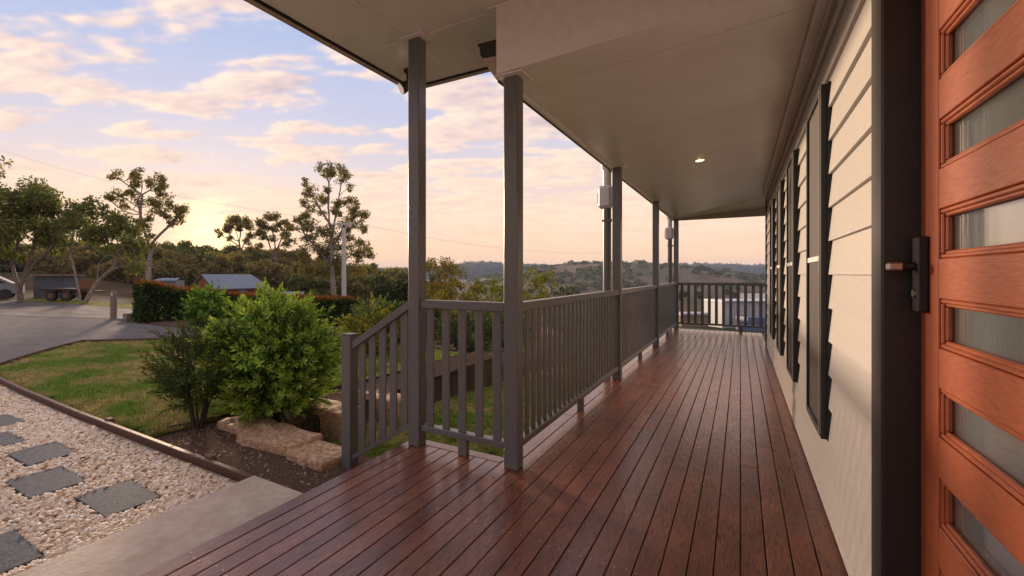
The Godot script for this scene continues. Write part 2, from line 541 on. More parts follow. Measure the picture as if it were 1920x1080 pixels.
func make_deck() -> void:
	var deck := thing("timber_deck", "red-brown oiled timber deck of narrow boards running along the house", "deck")
	var pitch := 0.0898
	for k in range(-22, 4):
		var x0 := -0.001 + pitch * k + 0.0025
		var x1 := x0 + pitch - 0.005
		var cuts := []
		if k < -14:
			cuts = [3.2, -2.682] if k % 3 else [3.2, 0.4 - 0.11 * (k % 4), -2.682]
		else:
			var j := posmod(k * 7, 6)
			cuts = [3.2, -0.3 - 0.9 * j, -4.9 - 0.55 * posmod(k * 5, 7), -11.385] if j > 2 else [3.2, -3.45 - 0.45 * posmod(k * 5, 4), -7.9 - 0.45 * j, -11.385]
		for c in cuts.size() - 1:
			var za: float = cuts[c] - (0.001 if c > 0 else 0.0)
			var zb: float = cuts[c + 1] + 0.001
			var up := rng.randf_range(-0.0007, 0.0007)
			bx(deck, "deck_board", Vector3(x0, -0.022 + up, zb), Vector3(x1, up, za), M["deck_%d" % rng.randi_range(0, 4)], 0.0025)
	bx(deck, "border_board", Vector3(-1.977, -0.022, -2.774), Vector3(-1.262, 0.0005, -2.687), M["deck_1"], 0.0025)
	# under-frame: joists, edge boards, stumps
	for z in [2.4, 1.5, 0.6, -0.3, -1.2, -2.1, -2.62]:
		bx(deck, "joist", Vector3(-1.95, -0.19, z - 0.022), Vector3(0.34, -0.024, z + 0.022), M["bark_dark"], 0)
	for q in 10:
		var z2 := -3.5 - q * 0.87
		bx(deck, "joist", Vector3(-1.23, -0.19, z2 - 0.022), Vector3(0.34, -0.024, z2 + 0.022), M["bark_dark"], 0)
	bx(deck, "edge_board", Vector3(-1.977, -0.21, -2.774), Vector3(-1.955, -0.024, 3.2), M["deck_3"])
	bx(deck, "edge_board", Vector3(-1.258, -0.21, -11.385), Vector3(-1.236, -0.024, -2.78), M["deck_3"])
	for z3 in [-2.6, -0.5, 1.6]:
		bx(deck, "stump", Vector3(-1.93, -0.45, z3 - 0.05), Vector3(-1.83, -0.192, z3 + 0.05), M["gunmetal"])
	for z4 in [-4.6, -6.8, -9.0, -11.2]:
		bx(deck, "stump", Vector3(-1.2, land(-1.15, z4) - 0.1, z4 - 0.05), Vector3(-1.1, -0.192, z4 + 0.05), M["gunmetal"])
	# screw heads, two at every joist
	var sc := MB.new()
	for k in range(-22, 4):
		var xm := -0.001 + pitch * (k + 0.5)
		for q in 16:
			var z5 := 1.5 - q * 0.87
			if k < -14 and z5 < -2.6:
				continue
			for s in [-1.0, 1.0]:
				var c0 := Vector3(xm + s * 0.024 + rng.randf_range(-0.004, 0.004), 0.0012, z5 + rng.randf_range(-0.012, 0.012))
				for a in 6:
					var t0 := TAU * a / 6
					var t1 := TAU * (a + 1) / 6
					sc.tri_out(c0, c0 + Vector3(cos(t0), 0, sin(t0)) * 0.0055, c0 + Vector3(cos(t1), 0, sin(t1)) * 0.0055, Vector3.UP)
	var sco := part(deck, "screw_heads", sc.mesh(), M["steel"])
	sco.set_meta("kind", "stuff")

func square_post(x: float, z: float, top: float, label: String, flange := true, foot := 0.0) -> Node3D:
	var t := thing("verandah_post", label, "post", Vector3(x, foot, z), "verandah posts")
	bx(t, "shaft", Vector3(-POST / 2, 0.0, -POST / 2), Vector3(POST / 2, top - foot, POST / 2), M["gunmetal"], 0.004)
	if flange:
		bx(t, "cap_trim", Vector3(-0.09, top - foot - 0.012, -0.09), Vector3(0.09, top - foot - 0.001, 0.09), M["trim_white"], 0.002)
	return t

func make_posts() -> void:
	var ya := 2.798
	square_post(-1.882, -2.668, ya, "tall dark grey post under the high porch roof, beside the stair rail")
	square_post(-1.165, -2.668, ceil_y(-1.165), "dark grey post at the inner corner, under the white gable board")
	square_post(-1.165, -5.535, ceil_y(-1.165), "dark grey post with a downpipe, next along from the corner post")
	square_post(-1.165, -8.405, ceil_y(-1.165), "dark grey post without a downpipe, between two posts that have one")
	square_post(-1.165, -11.31, ceil_y(-1.165), "dark grey post at the end of the deck where railings meet")

# a railing between two points at the same height; a is the start, dir the unit direction along it
func railing(label: String, a: Vector3, dir: Vector3, length: float, count: int, stubs: Array) -> void:
	var t := thing("railing", label, "railing", a, "deck railings")
	var across := Vector3.UP.cross(dir)
	var bs := Basis(dir, Vector3.UP, dir.cross(Vector3.UP))
	part(t, "top_rail", box_mesh(Vector3(length, 0.056, 0.068), 0.004), M["gunmetal"], dir * length / 2 + Vector3(0, 0.972, 0), bs)
	part(t, "bottom_rail", box_mesh(Vector3(length, 0.040, 0.064), 0.004), M["gunmetal"], dir * length / 2 + Vector3(0, 0.130, 0), bs)
	for k in count:
		var s := length * (k + 0.5) / count
		part(t, "baluster", box_mesh(Vector3(0.055, 0.796, 0.016), 0.002), M["gunmetal"], dir * s + Vector3(0, 0.547, 0), bs)
	for s2 in stubs:
		part(t, "stub_leg", box_mesh(Vector3(0.062, 0.112, 0.045), 0.002), M["gunmetal"], dir * s2 + Vector3(0, 0.056, 0), bs)

func make_railings() -> void:
	railing("short dark grey railing with five balusters between porch post and corner post", Vector3(-1.834, 0, -2.668), Vector3.RIGHT, 0.621, 5, [0.32])
	railing("long dark grey railing from the corner post to the first downpipe", Vector3(-1.165, 0, -2.716), Vector3.FORWARD, 2.772, 25, [1.386])
	railing("dark grey railing between the first downpipe post and the plain post", Vector3(-1.165, 0, -5.583), Vector3.FORWARD, 2.774, 25, [1.387])
	railing("dark grey railing of the last bay before the end of the deck", Vector3(-1.165, 0, -8.453), Vector3.FORWARD, 2.809, 25, [1.4])
	railing("dark railing across the far end of the deck, shed behind it", Vector3(-1.117, 0, -11.31), Vector3.RIGHT, 1.9, 15, [1.12])
	# the falling rail of the step
	var t := thing("stair_railing", "sloping dark grey stair handrail with five balusters and low end post", "railing", Vector3(-2.51, -0.33, -2.668))
	var g := 0.33
	bx(t, "newel_post", Vector3(-POST / 2, 0, -POST / 2), Vector3(POST / 2, 0.715 + g, POST / 2), M["gunmetal"], 0.004)
	bx(t, "post_cap", Vector3(-POST / 2 - 0.002, 0.7155 + g, -POST / 2 - 0.002), Vector3(POST / 2 + 0.002, 0.723 + g, POST / 2 + 0.002), M["gunmetal"], 0.002)
	var x0 := 0.0465
	var x1 := 0.5815
	var slope := 0.314 / 0.51
	var ang := atan(slope)
	var rails := [["top_rail", 0.638, 0.058], ["bottom_rail", -0.203, 0.034]]
	for r in rails:
		var b := MB.new()
		var hh: float = r[2] / 2
		for s in [-1.0, 1.0]:
			b.quad_out(Vector3(x0, r[1] - hh, s * 0.032), Vector3(x1, r[1] - hh + slope * (x1 - x0), s * 0.032), Vector3(x1, r[1] + hh + slope * (x1 - x0), s * 0.032), Vector3(x0, r[1] + hh, s * 0.032), Vector3(0, 0, s))
			b.quad_out(Vector3(x0, r[1] + s * hh, -0.032), Vector3(x1, r[1] + s * hh + slope * (x1 - x0), -0.032), Vector3(x1, r[1] + s * hh + slope * (x1 - x0), 0.032), Vector3(x0, r[1] + s * hh, 0.032), Vector3(0, s, 0))
			var xe: float = x0 if s < 0 else x1
			var ye: float = r[1] + slope * (xe - x0)
			b.quad_out(Vector3(xe, ye - hh, -0.032), Vector3(xe, ye + hh, -0.032), Vector3(xe, ye + hh, 0.032), Vector3(xe, ye - hh, 0.032), Vector3(s, 0, 0))
		part(t, r[0], b.mesh(), M["gunmetal"], Vector3(0, g, 0))
	for k in 5:
		var xm := 0.126 + 0.0985 * k
		var yb: float = -0.203 + 0.012 + slope * (xm - x0)
		var yt: float = 0.638 - 0.018 + slope * (xm - x0)
		bx(t, "baluster", Vector3(xm - 0.03, yb + g, -0.008), Vector3(xm + 0.03, yt + g, 0.008), M["gunmetal"], 0.002)

func make_house() -> void:
	house = thing("house", "beige weatherboard house with a white verandah ceiling and red timber door", "house")
	var zn := -1.951
	var zf := -9.3
	# wall core, in pieces round the doorway
	bx(house, "wall", Vector3(WALL + 0.02, -0.7, zf), Vector3(WALL + 0.115, 2.95, -1.84), M["plaster"], 0)
	bx(house, "wall", Vector3(WALL + 0.02, 2.135, -1.838), Vector3(WALL + 0.115, 2.95, -0.86), M["plaster"], 0)
	bx(house, "wall", Vector3(WALL + 0.02, -0.7, -0.858), Vector3(WALL + 0.115, 2.95, 6.0), M["weatherboard"], 0)
	bx(house, "wall", Vector3(WALL + 0.02, -0.7, zf - 0.1), Vector3(9.0, 2.95, zf - 0.002), M["weatherboard"], 0)
	bx(house, "wall", Vector3(WALL + 0.02, -0.7, 6.002), Vector3(9.0, 2.95, 6.1), M["plaster"], 0)
	# the room behind the door, with an unseen far opening added for daylight
	bx(house, "wall", Vector3(WALL + 0.117, 0.0, -3.3), Vector3(5.0, 2.65, -3.2), M["plaster"], 0)
	bx(house, "wall", Vector3(WALL + 0.117, 0.0, 2.2), Vector3(5.0, 2.65, 2.3), M["plaster"], 0)
	bx(house, "wall", Vector3(5.002, -0.7, -9.3), Vector3(5.1, 2.95, -0.5), M["plaster"], 0)
	bx(house, "wall", Vector3(5.002, -0.7, -0.1), Vector3(5.1, 2.95, 6.0), M["plaster"], 0)
	bx(house, "wall", Vector3(5.002, 2.15, -0.498), Vector3(5.1, 2.95, -0.102), M["plaster"], 0)
	bx(house, "room_ceiling", Vector3(WALL + 0.117, 2.66, -3.3), Vector3(5.0, 2.72, 2.3), M["plaster"], 0)
	bx(house, "floor_slab", Vector3(WALL + 0.117, -0.3, -3.3), Vector3(5.1, -0.012, 2.3), M["grout"], 0)
	for a in 6:
		for b in 7:
			bx(house, "floor_tile", Vector3(WALL + 0.121 + a * 0.6, -0.011, -2.9 + b * 0.6), Vector3(WALL + 0.716 + a * 0.6, -0.002, -2.305 + b * 0.6), M["floor_tile"], 0.001)
	# weatherboards, each lapping the one below
	for k in range(-8, 8):
		var yb := 1.173 + 0.1585 * k
		var yt := yb + 0.172
		yb = maxf(yb, 0.012)
		if yb > 2.35:
			break
		yt = minf(yt, 2.42)
		var b := MB.new()
		var xo := WALL - 0.001
		var xi := WALL + 0.0150
		var z0 := zf + 0.05
		var z1 := zn - 0.002
		b.quad_out(Vector3(xo, yb, z0), Vector3(xo, yb, z1), Vector3(xi, yt, z1), Vector3(xi, yt, z0), Vector3.LEFT)
		b.quad_out(Vector3(xo, yb, z0), Vector3(xo, yb, z1), Vector3(xo + 0.017, yb, z1), Vector3(xo + 0.017, yb, z0), Vector3.DOWN)
		b.tri_out(Vector3(xo, yb, z1), Vector3(xi, yt, z1), Vector3(xo + 0.017, yb, z1), Vector3.BACK)
		b.tri_out(Vector3(xo, yb, z0), Vector3(xi, yt, z0), Vector3(xo + 0.017, yb, z0), Vector3.FORWARD)
		part(house, "weatherboard", b.mesh(), M[["weatherboard", "weatherboard_1", "weatherboard_2"][rng.randi() % 3]])
	bx(house, "corner_trim", Vector3(WALL - 0.012, 0.0, zf - 0.104), Vector3(WALL + 0.019, 2.42, zf + 0.048), M["frame_dark"])
	bx(house, "wall_flange", Vector3(WALL - 0.006, 0.0, zn - 0.001), Vector3(WALL + 0.018, 2.44, zn + 0.010), M["bare_edge"], 0.001)
	# cornice where wall meets ceiling
	bx(house, "cornice", Vector3(WALL - 0.045, 2.425, zf), Vector3(WALL + 0.019, 2.486, -2.62), M["trim_white"], 0.003)
	bx(house, "cornice", Vector3(WALL - 0.014, 2.375, zf), Vector3(WALL + 0.018, 2.423, -1.96), M["weatherboard"], 0.003)
	# windows with dark screens
	var wz := [-2.895, -4.31, -5.64, -6.99]
	for z in wz:
		var w := Node3D.new()
		w.name = "window"
		w.position = Vector3(WALL, 0.385, z)
		house.add_child(w, true)
		var ww := 0.6
		var hh := 1.70
		bx(w, "side_frame", Vector3(-0.028, 0, -0.05), Vector3(0.018, hh, 0.0), M["black"], 0.002)
		bx(w, "side_flange", Vector3(-0.0045, -0.004, 0.0005), Vector3(0.018, hh + 0.004, 0.012), M["black"], 0.001)
		bx(w, "side_frame", Vector3(-0.028, 0, -ww), Vector3(0.018, hh, -ww + 0.03), M["black"], 0.002)
		bx(w, "head_frame", Vector3(-0.026, hh - 0.03, -ww + 0.031), Vector3(0.018, hh - 0.001, -0.051), M["frame_dark"], 0.002)
		bx(w, "sill", Vector3(-0.030, 0.001, -ww + 0.031), Vector3(0.018, 0.03, -0.051), M["frame_dark"], 0.002)
		bx(w, "meeting_rail", Vector3(-0.024, 0.855, -ww + 0.031), Vector3(0.016, 0.882, -0.051), M["trim_white"], 0.001)
		bx(w, "screen", Vector3(-0.016, 0.031, -ww + 0.031), Vector3(0.012, 0.854, -0.051), M["screen_mesh"], 0)
		bx(w, "screen", Vector3(-0.016, 0.883, -ww + 0.031), Vector3(0.012, hh - 0.031, -0.051), M["screen_mesh"], 0)
		bx(w, "edge_strip", Vector3(-0.031, 0.01, -0.054), Vector3(-0.0285, hh - 0.01, -0.047), M["bare_edge"], 0)
	# verandah ceiling: insulated roof panels laid across, falling to the gutter
	var zs := [-2.605, -2.95, -4.3, -5.65, -7.0, -8.35, -9.7, -11.42]
	for k in zs.size() - 1:
		var b2 := MB.new()
		var za: float = zs[k] - 0.005
		var zb: float = zs[k + 1] + 0.005
		var xa := -1.2
		var xb := WALL + 0.019 if zb > zf else 1.6
		var ln := (xb - xa) / cos(atan(RAKE))
		b2.cbox(Vector3((xa + xb) / 2, ceil_y((xa + xb) / 2) + 0.0375, (za + zb) / 2), Vector3(ln, 0.075, absf(zb - za)), 0.003, Basis(Vector3(0, 0, 1), atan(RAKE)))
		part(house, "roof_panel", b2.mesh(), M["ceiling"])
	bx(house, "roof_sheet", Vector3(-1.2, 2.60, -11.42), Vector3(WALL + 0.1, 2.62, -3.34), M["roof_sheet"], 0)
	# the hip joint at the turn of the verandah
	var hp := MB.new()
	var pa := Vector3(-1.12, ceil_y(-1.12) - 0.004, -11.25)
	var pb := Vector3(0.34, ceil_y(0.34) - 0.004, -9.75)
	hp.cbox((pa + pb) / 2, Vector3((pb - pa).length(), 0.008, 0.035), 0.001, Basis(Vector3.UP, atan2(1.5, 1.46) * -1.0) * Basis(Vector3.BACK, 0.06))
	part(house, "hip_trim", hp.mesh(), M["trim_white"])
	bx(house, "end_fascia", Vector3(-1.24, 2.335, -11.455), Vector3(1.6, 2.60, -11.425), M["fascia_tan"])
	# edge beam and gutter
	bx(house, "edge_channel", Vector3(-1.2365, 2.352, -11.42), Vector3(-1.203, 2.49, -2.605), M["trim_white"], 0.002)
	bx(house, "edge_lip", Vector3(-1.250, 2.345, -11.42), Vector3(-1.2385, 2.50, -2.62), M["frame_dark"], 0.002)
	var gu := MB.new()
	var prof := [Vector2(-1.252, 2.60), Vector2(-1.252, 2.502), Vector2(-1.345, 2.512), Vector2(-1.358, 2.535), Vector2(-1.362, 2.585), Vector2(-1.376, 2.590), Vector2(-1.374, 2.603), Vector2(-1.355, 2.600)]
	for k in prof.size() - 1:
		var p0: Vector2 = prof[k]
		var p1: Vector2 = prof[k + 1]
		gu.quad(Vector3(p0.x, p0.y, -11.42), Vector3(p1.x, p1.y, -11.42), Vector3(p1.x, p1.y, -2.60), Vector3(p0.x, p0.y, -2.60))
	for k in range(1, prof.size() - 1):
		gu.tri_out(Vector3(prof[0].x, prof[0].y, -2.60), Vector3(prof[k].x, prof[k].y, -2.60), Vector3(prof[k + 1].x, prof[k + 1].y, -2.60), Vector3.BACK)
	part(house, "gutter", gu.mesh(), M["frame_dark"])
	var so := MB.new()
	so.quad_out(Vector3(-1.350, 2.508, -11.42), Vector3(-1.350, 2.508, -2.603), Vector3(-1.252, 2.36, -2.603), Vector3(-1.252, 2.36, -11.42), Vector3(-1, -1, 0))
	so.tri_out(Vector3(-1.350, 2.508, -2.603), Vector3(-1.252, 2.36, -2.603), Vector3(-1.252, 2.5, -2.603), Vector3.BACK)
	part(house, "eave_lining", so.mesh(), M["fascia_tan"])
	# white gable board closing the step up to the porch roof
	var gp := MB.new()
	var xl := -1.237
	var xr := WALL + 0.018
	var yl := 2.376
	var yr := 2.376 + 0.047 * (xr - xl)
	for s in [[-2.602, Vector3.FORWARD], [-2.578, Vector3.BACK]]:
		gp.quad_out(Vector3(xl, yl, s[0]), Vector3(xr, yr, s[0]), Vector3(xr, 2.798, s[0]), Vector3(xl, 2.798, s[0]), s[1])
	gp.quad_out(Vector3(xl, yl, -2.602), Vector3(xr, yr, -2.602), Vector3(xr, yr, -2.578), Vector3(xl, yl, -2.578), Vector3.DOWN)
	gp.quad_out(Vector3(xl, yl, -2.602), Vector3(xl, 2.798, -2.602), Vector3(xl, 2.798, -2.578), Vector3(xl, yl, -2.578), Vector3.LEFT)
	part(house, "gable_board", gp.mesh(), M["trim_white"])
	bx(house, "gable_trim", Vector3(-1.30, 2.782, -2.66), Vector3(-1.12, 2.797, -2.574), M["trim_white"], 0.002)
	# porch ceiling panels
	var px := [-2.405, -1.935, -0.8, WALL + 0.019]
	var pz := [-3.325, -2.637, -1.3, 0.1, 0.67]
	for a in px.size() - 1:
		for b in pz.size() - 1:
			bx(house, "porch_panel", Vector3(px[a] + 0.0035, 2.80, pz[b] + 0.0035), Vector3(px[a + 1] - 0.0035, 2.86, pz[b + 1] - 0.0035), M["ceiling"], 0.003)
	bx(house, "porch_fascia", Vector3(-2.445, 2.772, -3.36), Vector3(-2.418, 2.96, 0.70), M["fascia_tan"], 0.003)
	bx(house, "porch_fascia", Vector3(-2.417, 2.772, -3.36), Vector3(WALL, 2.96, -3.336), M["fascia_tan"], 0.003)
	bx(house, "porch_gap_shade", Vector3(-2.4175, 2.788, -3.335), Vector3(-2.4065, 2.93, 0.68), M["black"], 0.001)  # black strips stand for the shade in the gap behind the fascia
	bx(house, "porch_gap_shade", Vector3(-2.406, 2.788, -3.3355), Vector3(-1.2, 2.93, -3.3255), M["black"], 0.001)
	bx(house, "roof_sheet", Vector3(-2.5, 2.965, -3.4), Vector3(WALL + 0.1, 2.985, 0.75), M["roof_sheet"], 0)
	# main roof
	var rf := MB.new()
	var e0 := Vector3(WALL + 0.02, 2.955, 6.2)
	var e1 := Vector3(WALL + 0.02, 2.955, -9.5)
	var r0 := Vector3(4.6, 4.3, 3.0)
	var r1 := Vector3(4.6, 4.3, -6.2)
	var f0 := Vector3(9.2, 2.955, 6.2)
	var f1 := Vector3(9.2, 2.955, -9.5)
	rf.quad_out(e0, e1, r1, r0, Vector3(-1, 2, 0))
	rf.quad_out(f0, f1, r1, r0, Vector3(1, 2, 0))
	rf.tri_out(e0, f0, r0, Vector3(0, 1, 1))
	rf.tri_out(e1, f1, r1, Vector3(0, 1, -1))
	rf.quad_out(e0, e1, f1, f0, Vector3.DOWN)
	part(house, "roof", rf.mesh(), M["roof_sheet"])
	# downlights
	for dl in [Vector3(-0.381, 0, -5.98)]:
		var y := ceil_y(dl.x)
		var n := Node3D.new()
		n.name = "downlight"
		n.position = Vector3(dl.x, y, dl.z)
		house.add_child(n, true)
		var tb := MB.new()
		tb.tube([Vector3(0, -0.001, 0), Vector3(0, -0.006, 0)], [0.058, 0.05], 24)
		part(n, "trim_ring", tb.mesh(), M["trim_white"], Vector3.ZERO, Basis(Vector3(0, 0, 1), atan(RAKE)))
		var lb := MB.new()
		lb.tube([Vector3(0, -0.0065, 0), Vector3(0, -0.009, 0)], [0.04, 0.038], 24)
		var lm := mat("lamp_glow", Color(1, 0.86, 0.6), 0.5)
		lm.emission_enabled = true
		lm.emission = Color(1.0, 0.80, 0.48)
		lm.emission_energy_multiplier = 6.0
		part(n, "light_lens", lb.mesh(), lm, Vector3.ZERO, Basis(Vector3(0, 0, 1), atan(RAKE)))
		var sp := SpotLight3D.new()
		sp.name = "downlight_beam"
		sp.position = Vector3(0, -0.03, 0)
		sp.rotation_degrees = Vector3(-90, 0, 0)
		sp.light_color = Color(1.0, 0.80, 0.52)
		sp.light_energy = 1.2
		sp.light_size = 0.04
		sp.spot_angle = 46.0
		sp.spot_angle_attenuation = 0.8
		sp.spot_range = 8.0
		sp.spot_attenuation = 2.0
		sp.shadow_enabled = true
		n.add_child(sp)
	# downpipes with leaf heads
	for z in [-5.65, -11.42]:
		var d := Node3D.new()
		d.name = "downpipe"
		d.position = Vector3(-1.30, 0, z)
		house.add_child(d, true)
		var ob := MB.new()
		ob.tube([Vector3(-0.015, 2.512, 0), Vector3(-0.015, 2.40, 0), Vector3(0.0, 2.36, 0), Vector3(0.0, 2.195, 0)], [0.05, 0.05, 0.045, 0.045], 16)
		part(d, "outlet", ob.mesh(), M["pvc"])
		var hb := MB.new()
		hb.cbox(Vector3(-0.015, 2.065, 0), Vector3(0.16, 0.26, 0.15), 0.028)
		part(d, "leaf_head", hb.mesh(), M["pvc"])
		bx(d, "leaf_head_vent", Vector3(-0.1, 2.12, -0.05), Vector3(-0.094, 1.99, 0.05), M["fascia_tan"])
		var cb := MB.new()
		cb.quad_out(Vector3(0.066, 2.19, -0.07), Vector3(0.066, 1.99, -0.07), Vector3(0.066, 1.99, 0.07), Vector3(0.066, 2.19, 0.07), Vector3.RIGHT)
		for s in [-1.0, 1.0]:
			cb.tri_out(Vector3(0.066, 2.19, s * 0.07), Vector3(0.066, 1.99, s * 0.07), Vector3(0.125, 1.99, s * 0.07), Vector3(0, 0, s))
		cb.quad_out(Vector3(0.066, 2.19, -0.07), Vector3(0.125, 1.99, -0.07), Vector3(0.125, 1.99, 0.07), Vector3(0.066, 2.19, 0.07), Vector3(1, 1, 0))
		part(d, "splash_hood", cb.mesh(), M["pvc"])
		var pb2 := MB.new()
		pb2.tube([Vector3(0, 1.935, 0), Vector3(0, land(-1.3, z) - 0.2, 0)], [0.045, 0.045], 18)
		part(d, "pipe", pb2.mesh(), M["gunmetal"])
		for yb2 in [1.78, 0.9]:
			bx(d, "pipe_clip", Vector3(-0.049, yb2, -0.05), Vector3(0.09, yb2 + 0.025, 0.05), M["gunmetal"])
	make_door()

func make_door() -> void:
	# dark frame
	var xd := 0.417
	bx(house, "door_architrave", Vector3(WALL - 0.014, 0.0, -1.938), Vector3(WALL + 0.0185, 2.16, -1.817), M["frame_dark"], 0.003)
	bx(house, "door_architrave", Vector3(WALL - 0.014, 2.162, -1.938), Vector3(WALL + 0.0185, 2.30, -0.70), M["frame_dark"], 0.003)
	bx(house, "door_architrave", Vector3(WALL - 0.014, 0.0, -0.84), Vector3(WALL + 0.0185, 2.16, -0.70), M["frame_dark"], 0.003)
	bx(house, "door_jamb", Vector3(WALL - 0.010, 0.0, -1.8165), Vector3(WALL + 0.115, 2.13, -1.812), M["frame_dark"], 0.001)
	bx(house, "door_jamb", Vector3(WALL - 0.012, 0.0, -0.855), Vector3(WALL + 0.115, 2.13, -0.842), M["frame_dark"], 0.001)
	bx(house, "door_jamb", Vector3(WALL - 0.010, 2.115, -1.811), Vector3(WALL + 0.115, 2.132, -0.857), M["frame_dark"], 0.001)
	bx(house, "door_threshold", Vector3(WALL + 0.003, -0.02, -1.811), Vector3(WALL + 0.115, 0.012, -0.857), M["frame_dark"], 0.002)
	var d := Node3D.new()
	d.name = "door"
	d.position = Vector3(xd, 0.018, -1.806)
	d.set_meta("label", "red hardwood front door with seven horizontal glass panes")
	house.add_child(d, true)
	var dw := 0.945
	var dt := 0.042
	var top := 2.092
	var st := 0.136
	bx(d, "stile", Vector3(0, 0, 0), Vector3(dt, top, st), M["door_wood_upright"], 0.002)
	bx(d, "stile", Vector3(0, 0, dw - st), Vector3(dt, top, dw), M["door_wood_upright"], 0.002)
	var yc := []
	for k in range(-3, 4):
		yc.append(1.052 - 0.018 + 0.2235 * k)
	var ph := 0.124
	var edges := [0.0]
	for y in yc:
		edges.append(y - ph / 2)
		edges.append(y + ph / 2)
	edges.append(top)
	for k in range(0, edges.size(), 2):
		bx(d, "rail", Vector3(0.0005, edges[k], st + 0.0005), Vector3(dt - 0.0005, edges[k + 1], dw - st - 0.0005), M["door_wood"], 0.002)
	for y in yc:
		var z0 := st + 0.001
		var z1 := dw - st - 0.001
		var y0: float = y - ph / 2 + 0.0005
		var y1: float = y + ph / 2 - 0.0005
		# two-step glazing bead round the pane
		var b := MB.new()
		for step in [[0.004, 0.014, 0.011], [0.010, 0.024, 0.019]]:
			var dep: float = step[0]
			var wi: float = step[2]
			b.cbox(Vector3((dep + 0.022) / 2, y0 + wi / 2, (z0 + z1) / 2), Vector3(0.022 - dep, wi, z1 - z0), 0.003)
			b.cbox(Vector3((dep + 0.022) / 2, y1 - wi / 2, (z0 + z1) / 2), Vector3(0.022 - dep, wi, z1 - z0), 0.003)
			b.cbox(Vector3((dep + 0.022) / 2, (y0 + y1) / 2, z0 + wi / 2), Vector3(0.022 - dep, y1 - y0 - 2 * wi, wi), 0.003)
			b.cbox(Vector3((dep + 0.022) / 2, (y0 + y1) / 2, z1 - wi / 2), Vector3(0.022 - dep, y1 - y0 - 2 * wi, wi), 0.003)
		part(d, "glazing_bead", b.mesh(), M["door_wood"])
		var g := MB.new()
		for gx in [0.0225, 0.0265, 0.0345, 0.0385]:
			g.quad_out(Vector3(gx, y0, z0), Vector3(gx, y1, z0), Vector3(gx, y1, z1), Vector3(gx, y0, z1), Vector3.LEFT)
		part(d, "pane", g.mesh(), M["pane_glass"])
	# handle
	bx(d, "handle_plate", Vector3(-0.022, 1.056, 0.020), Vector3(-0.0005, 1.257, 0.070), M["black"], 0.003)
	var hb := MB.new()
	hb.tube([Vector3(-0.023, 1.178, 0.046), Vector3(-0.066, 1.178, 0.046)], [0.011, 0.011], 12)
	part(d, "handle_stem", hb.mesh(), M["black"])
	bx(d, "handle_lever", Vector3(-0.078, 1.167, 0.030), Vector3(-0.046, 1.189, 0.062), M["steel"], 0.004)
	var kb := MB.new()
	kb.tube([Vector3(-0.022, 1.105, 0.046), Vector3(-0.027, 1.105, 0.046)], [0.012, 0.011], 14)
	part(d, "lock_cylinder", kb.mesh(), M["steel"])

# ---------------------------------------------------------------- garden
func pebble_mesh() -> ArrayMesh:
	var b := MB.new()
	var sph := SphereMesh.new()
	sph.radius = 1.0
	sph.height = 2.0
	sph.radial_segments = 8
	sph.rings = 4
	var ar := sph.get_mesh_arrays()
	var vs: PackedVector3Array = ar[Mesh.ARRAY_VERTEX]
	var nz := FastNoiseLite.new()
	nz.seed = 9
	nz.frequency = 0.7
	for k in vs.size():
		var p := vs[k]
		vs[k] = p * (1.0 + 0.45 * nz.get_noise_3dv(p * 1.3))
	ar[Mesh.ARRAY_VERTEX] = vs
	ar[Mesh.ARRAY_TANGENT] = null
	ar[Mesh.ARRAY_TEX_UV] = null
	var m := ArrayMesh.new()
	m.add_surface_from_arrays(Mesh.PRIMITIVE_TRIANGLES, ar)
	return m

func edging_z(x: float) -> float:
	return -2.07 if x > -4.3 else -2.07 - 0.0065 * (x + 4.3) * (x + 4.3)

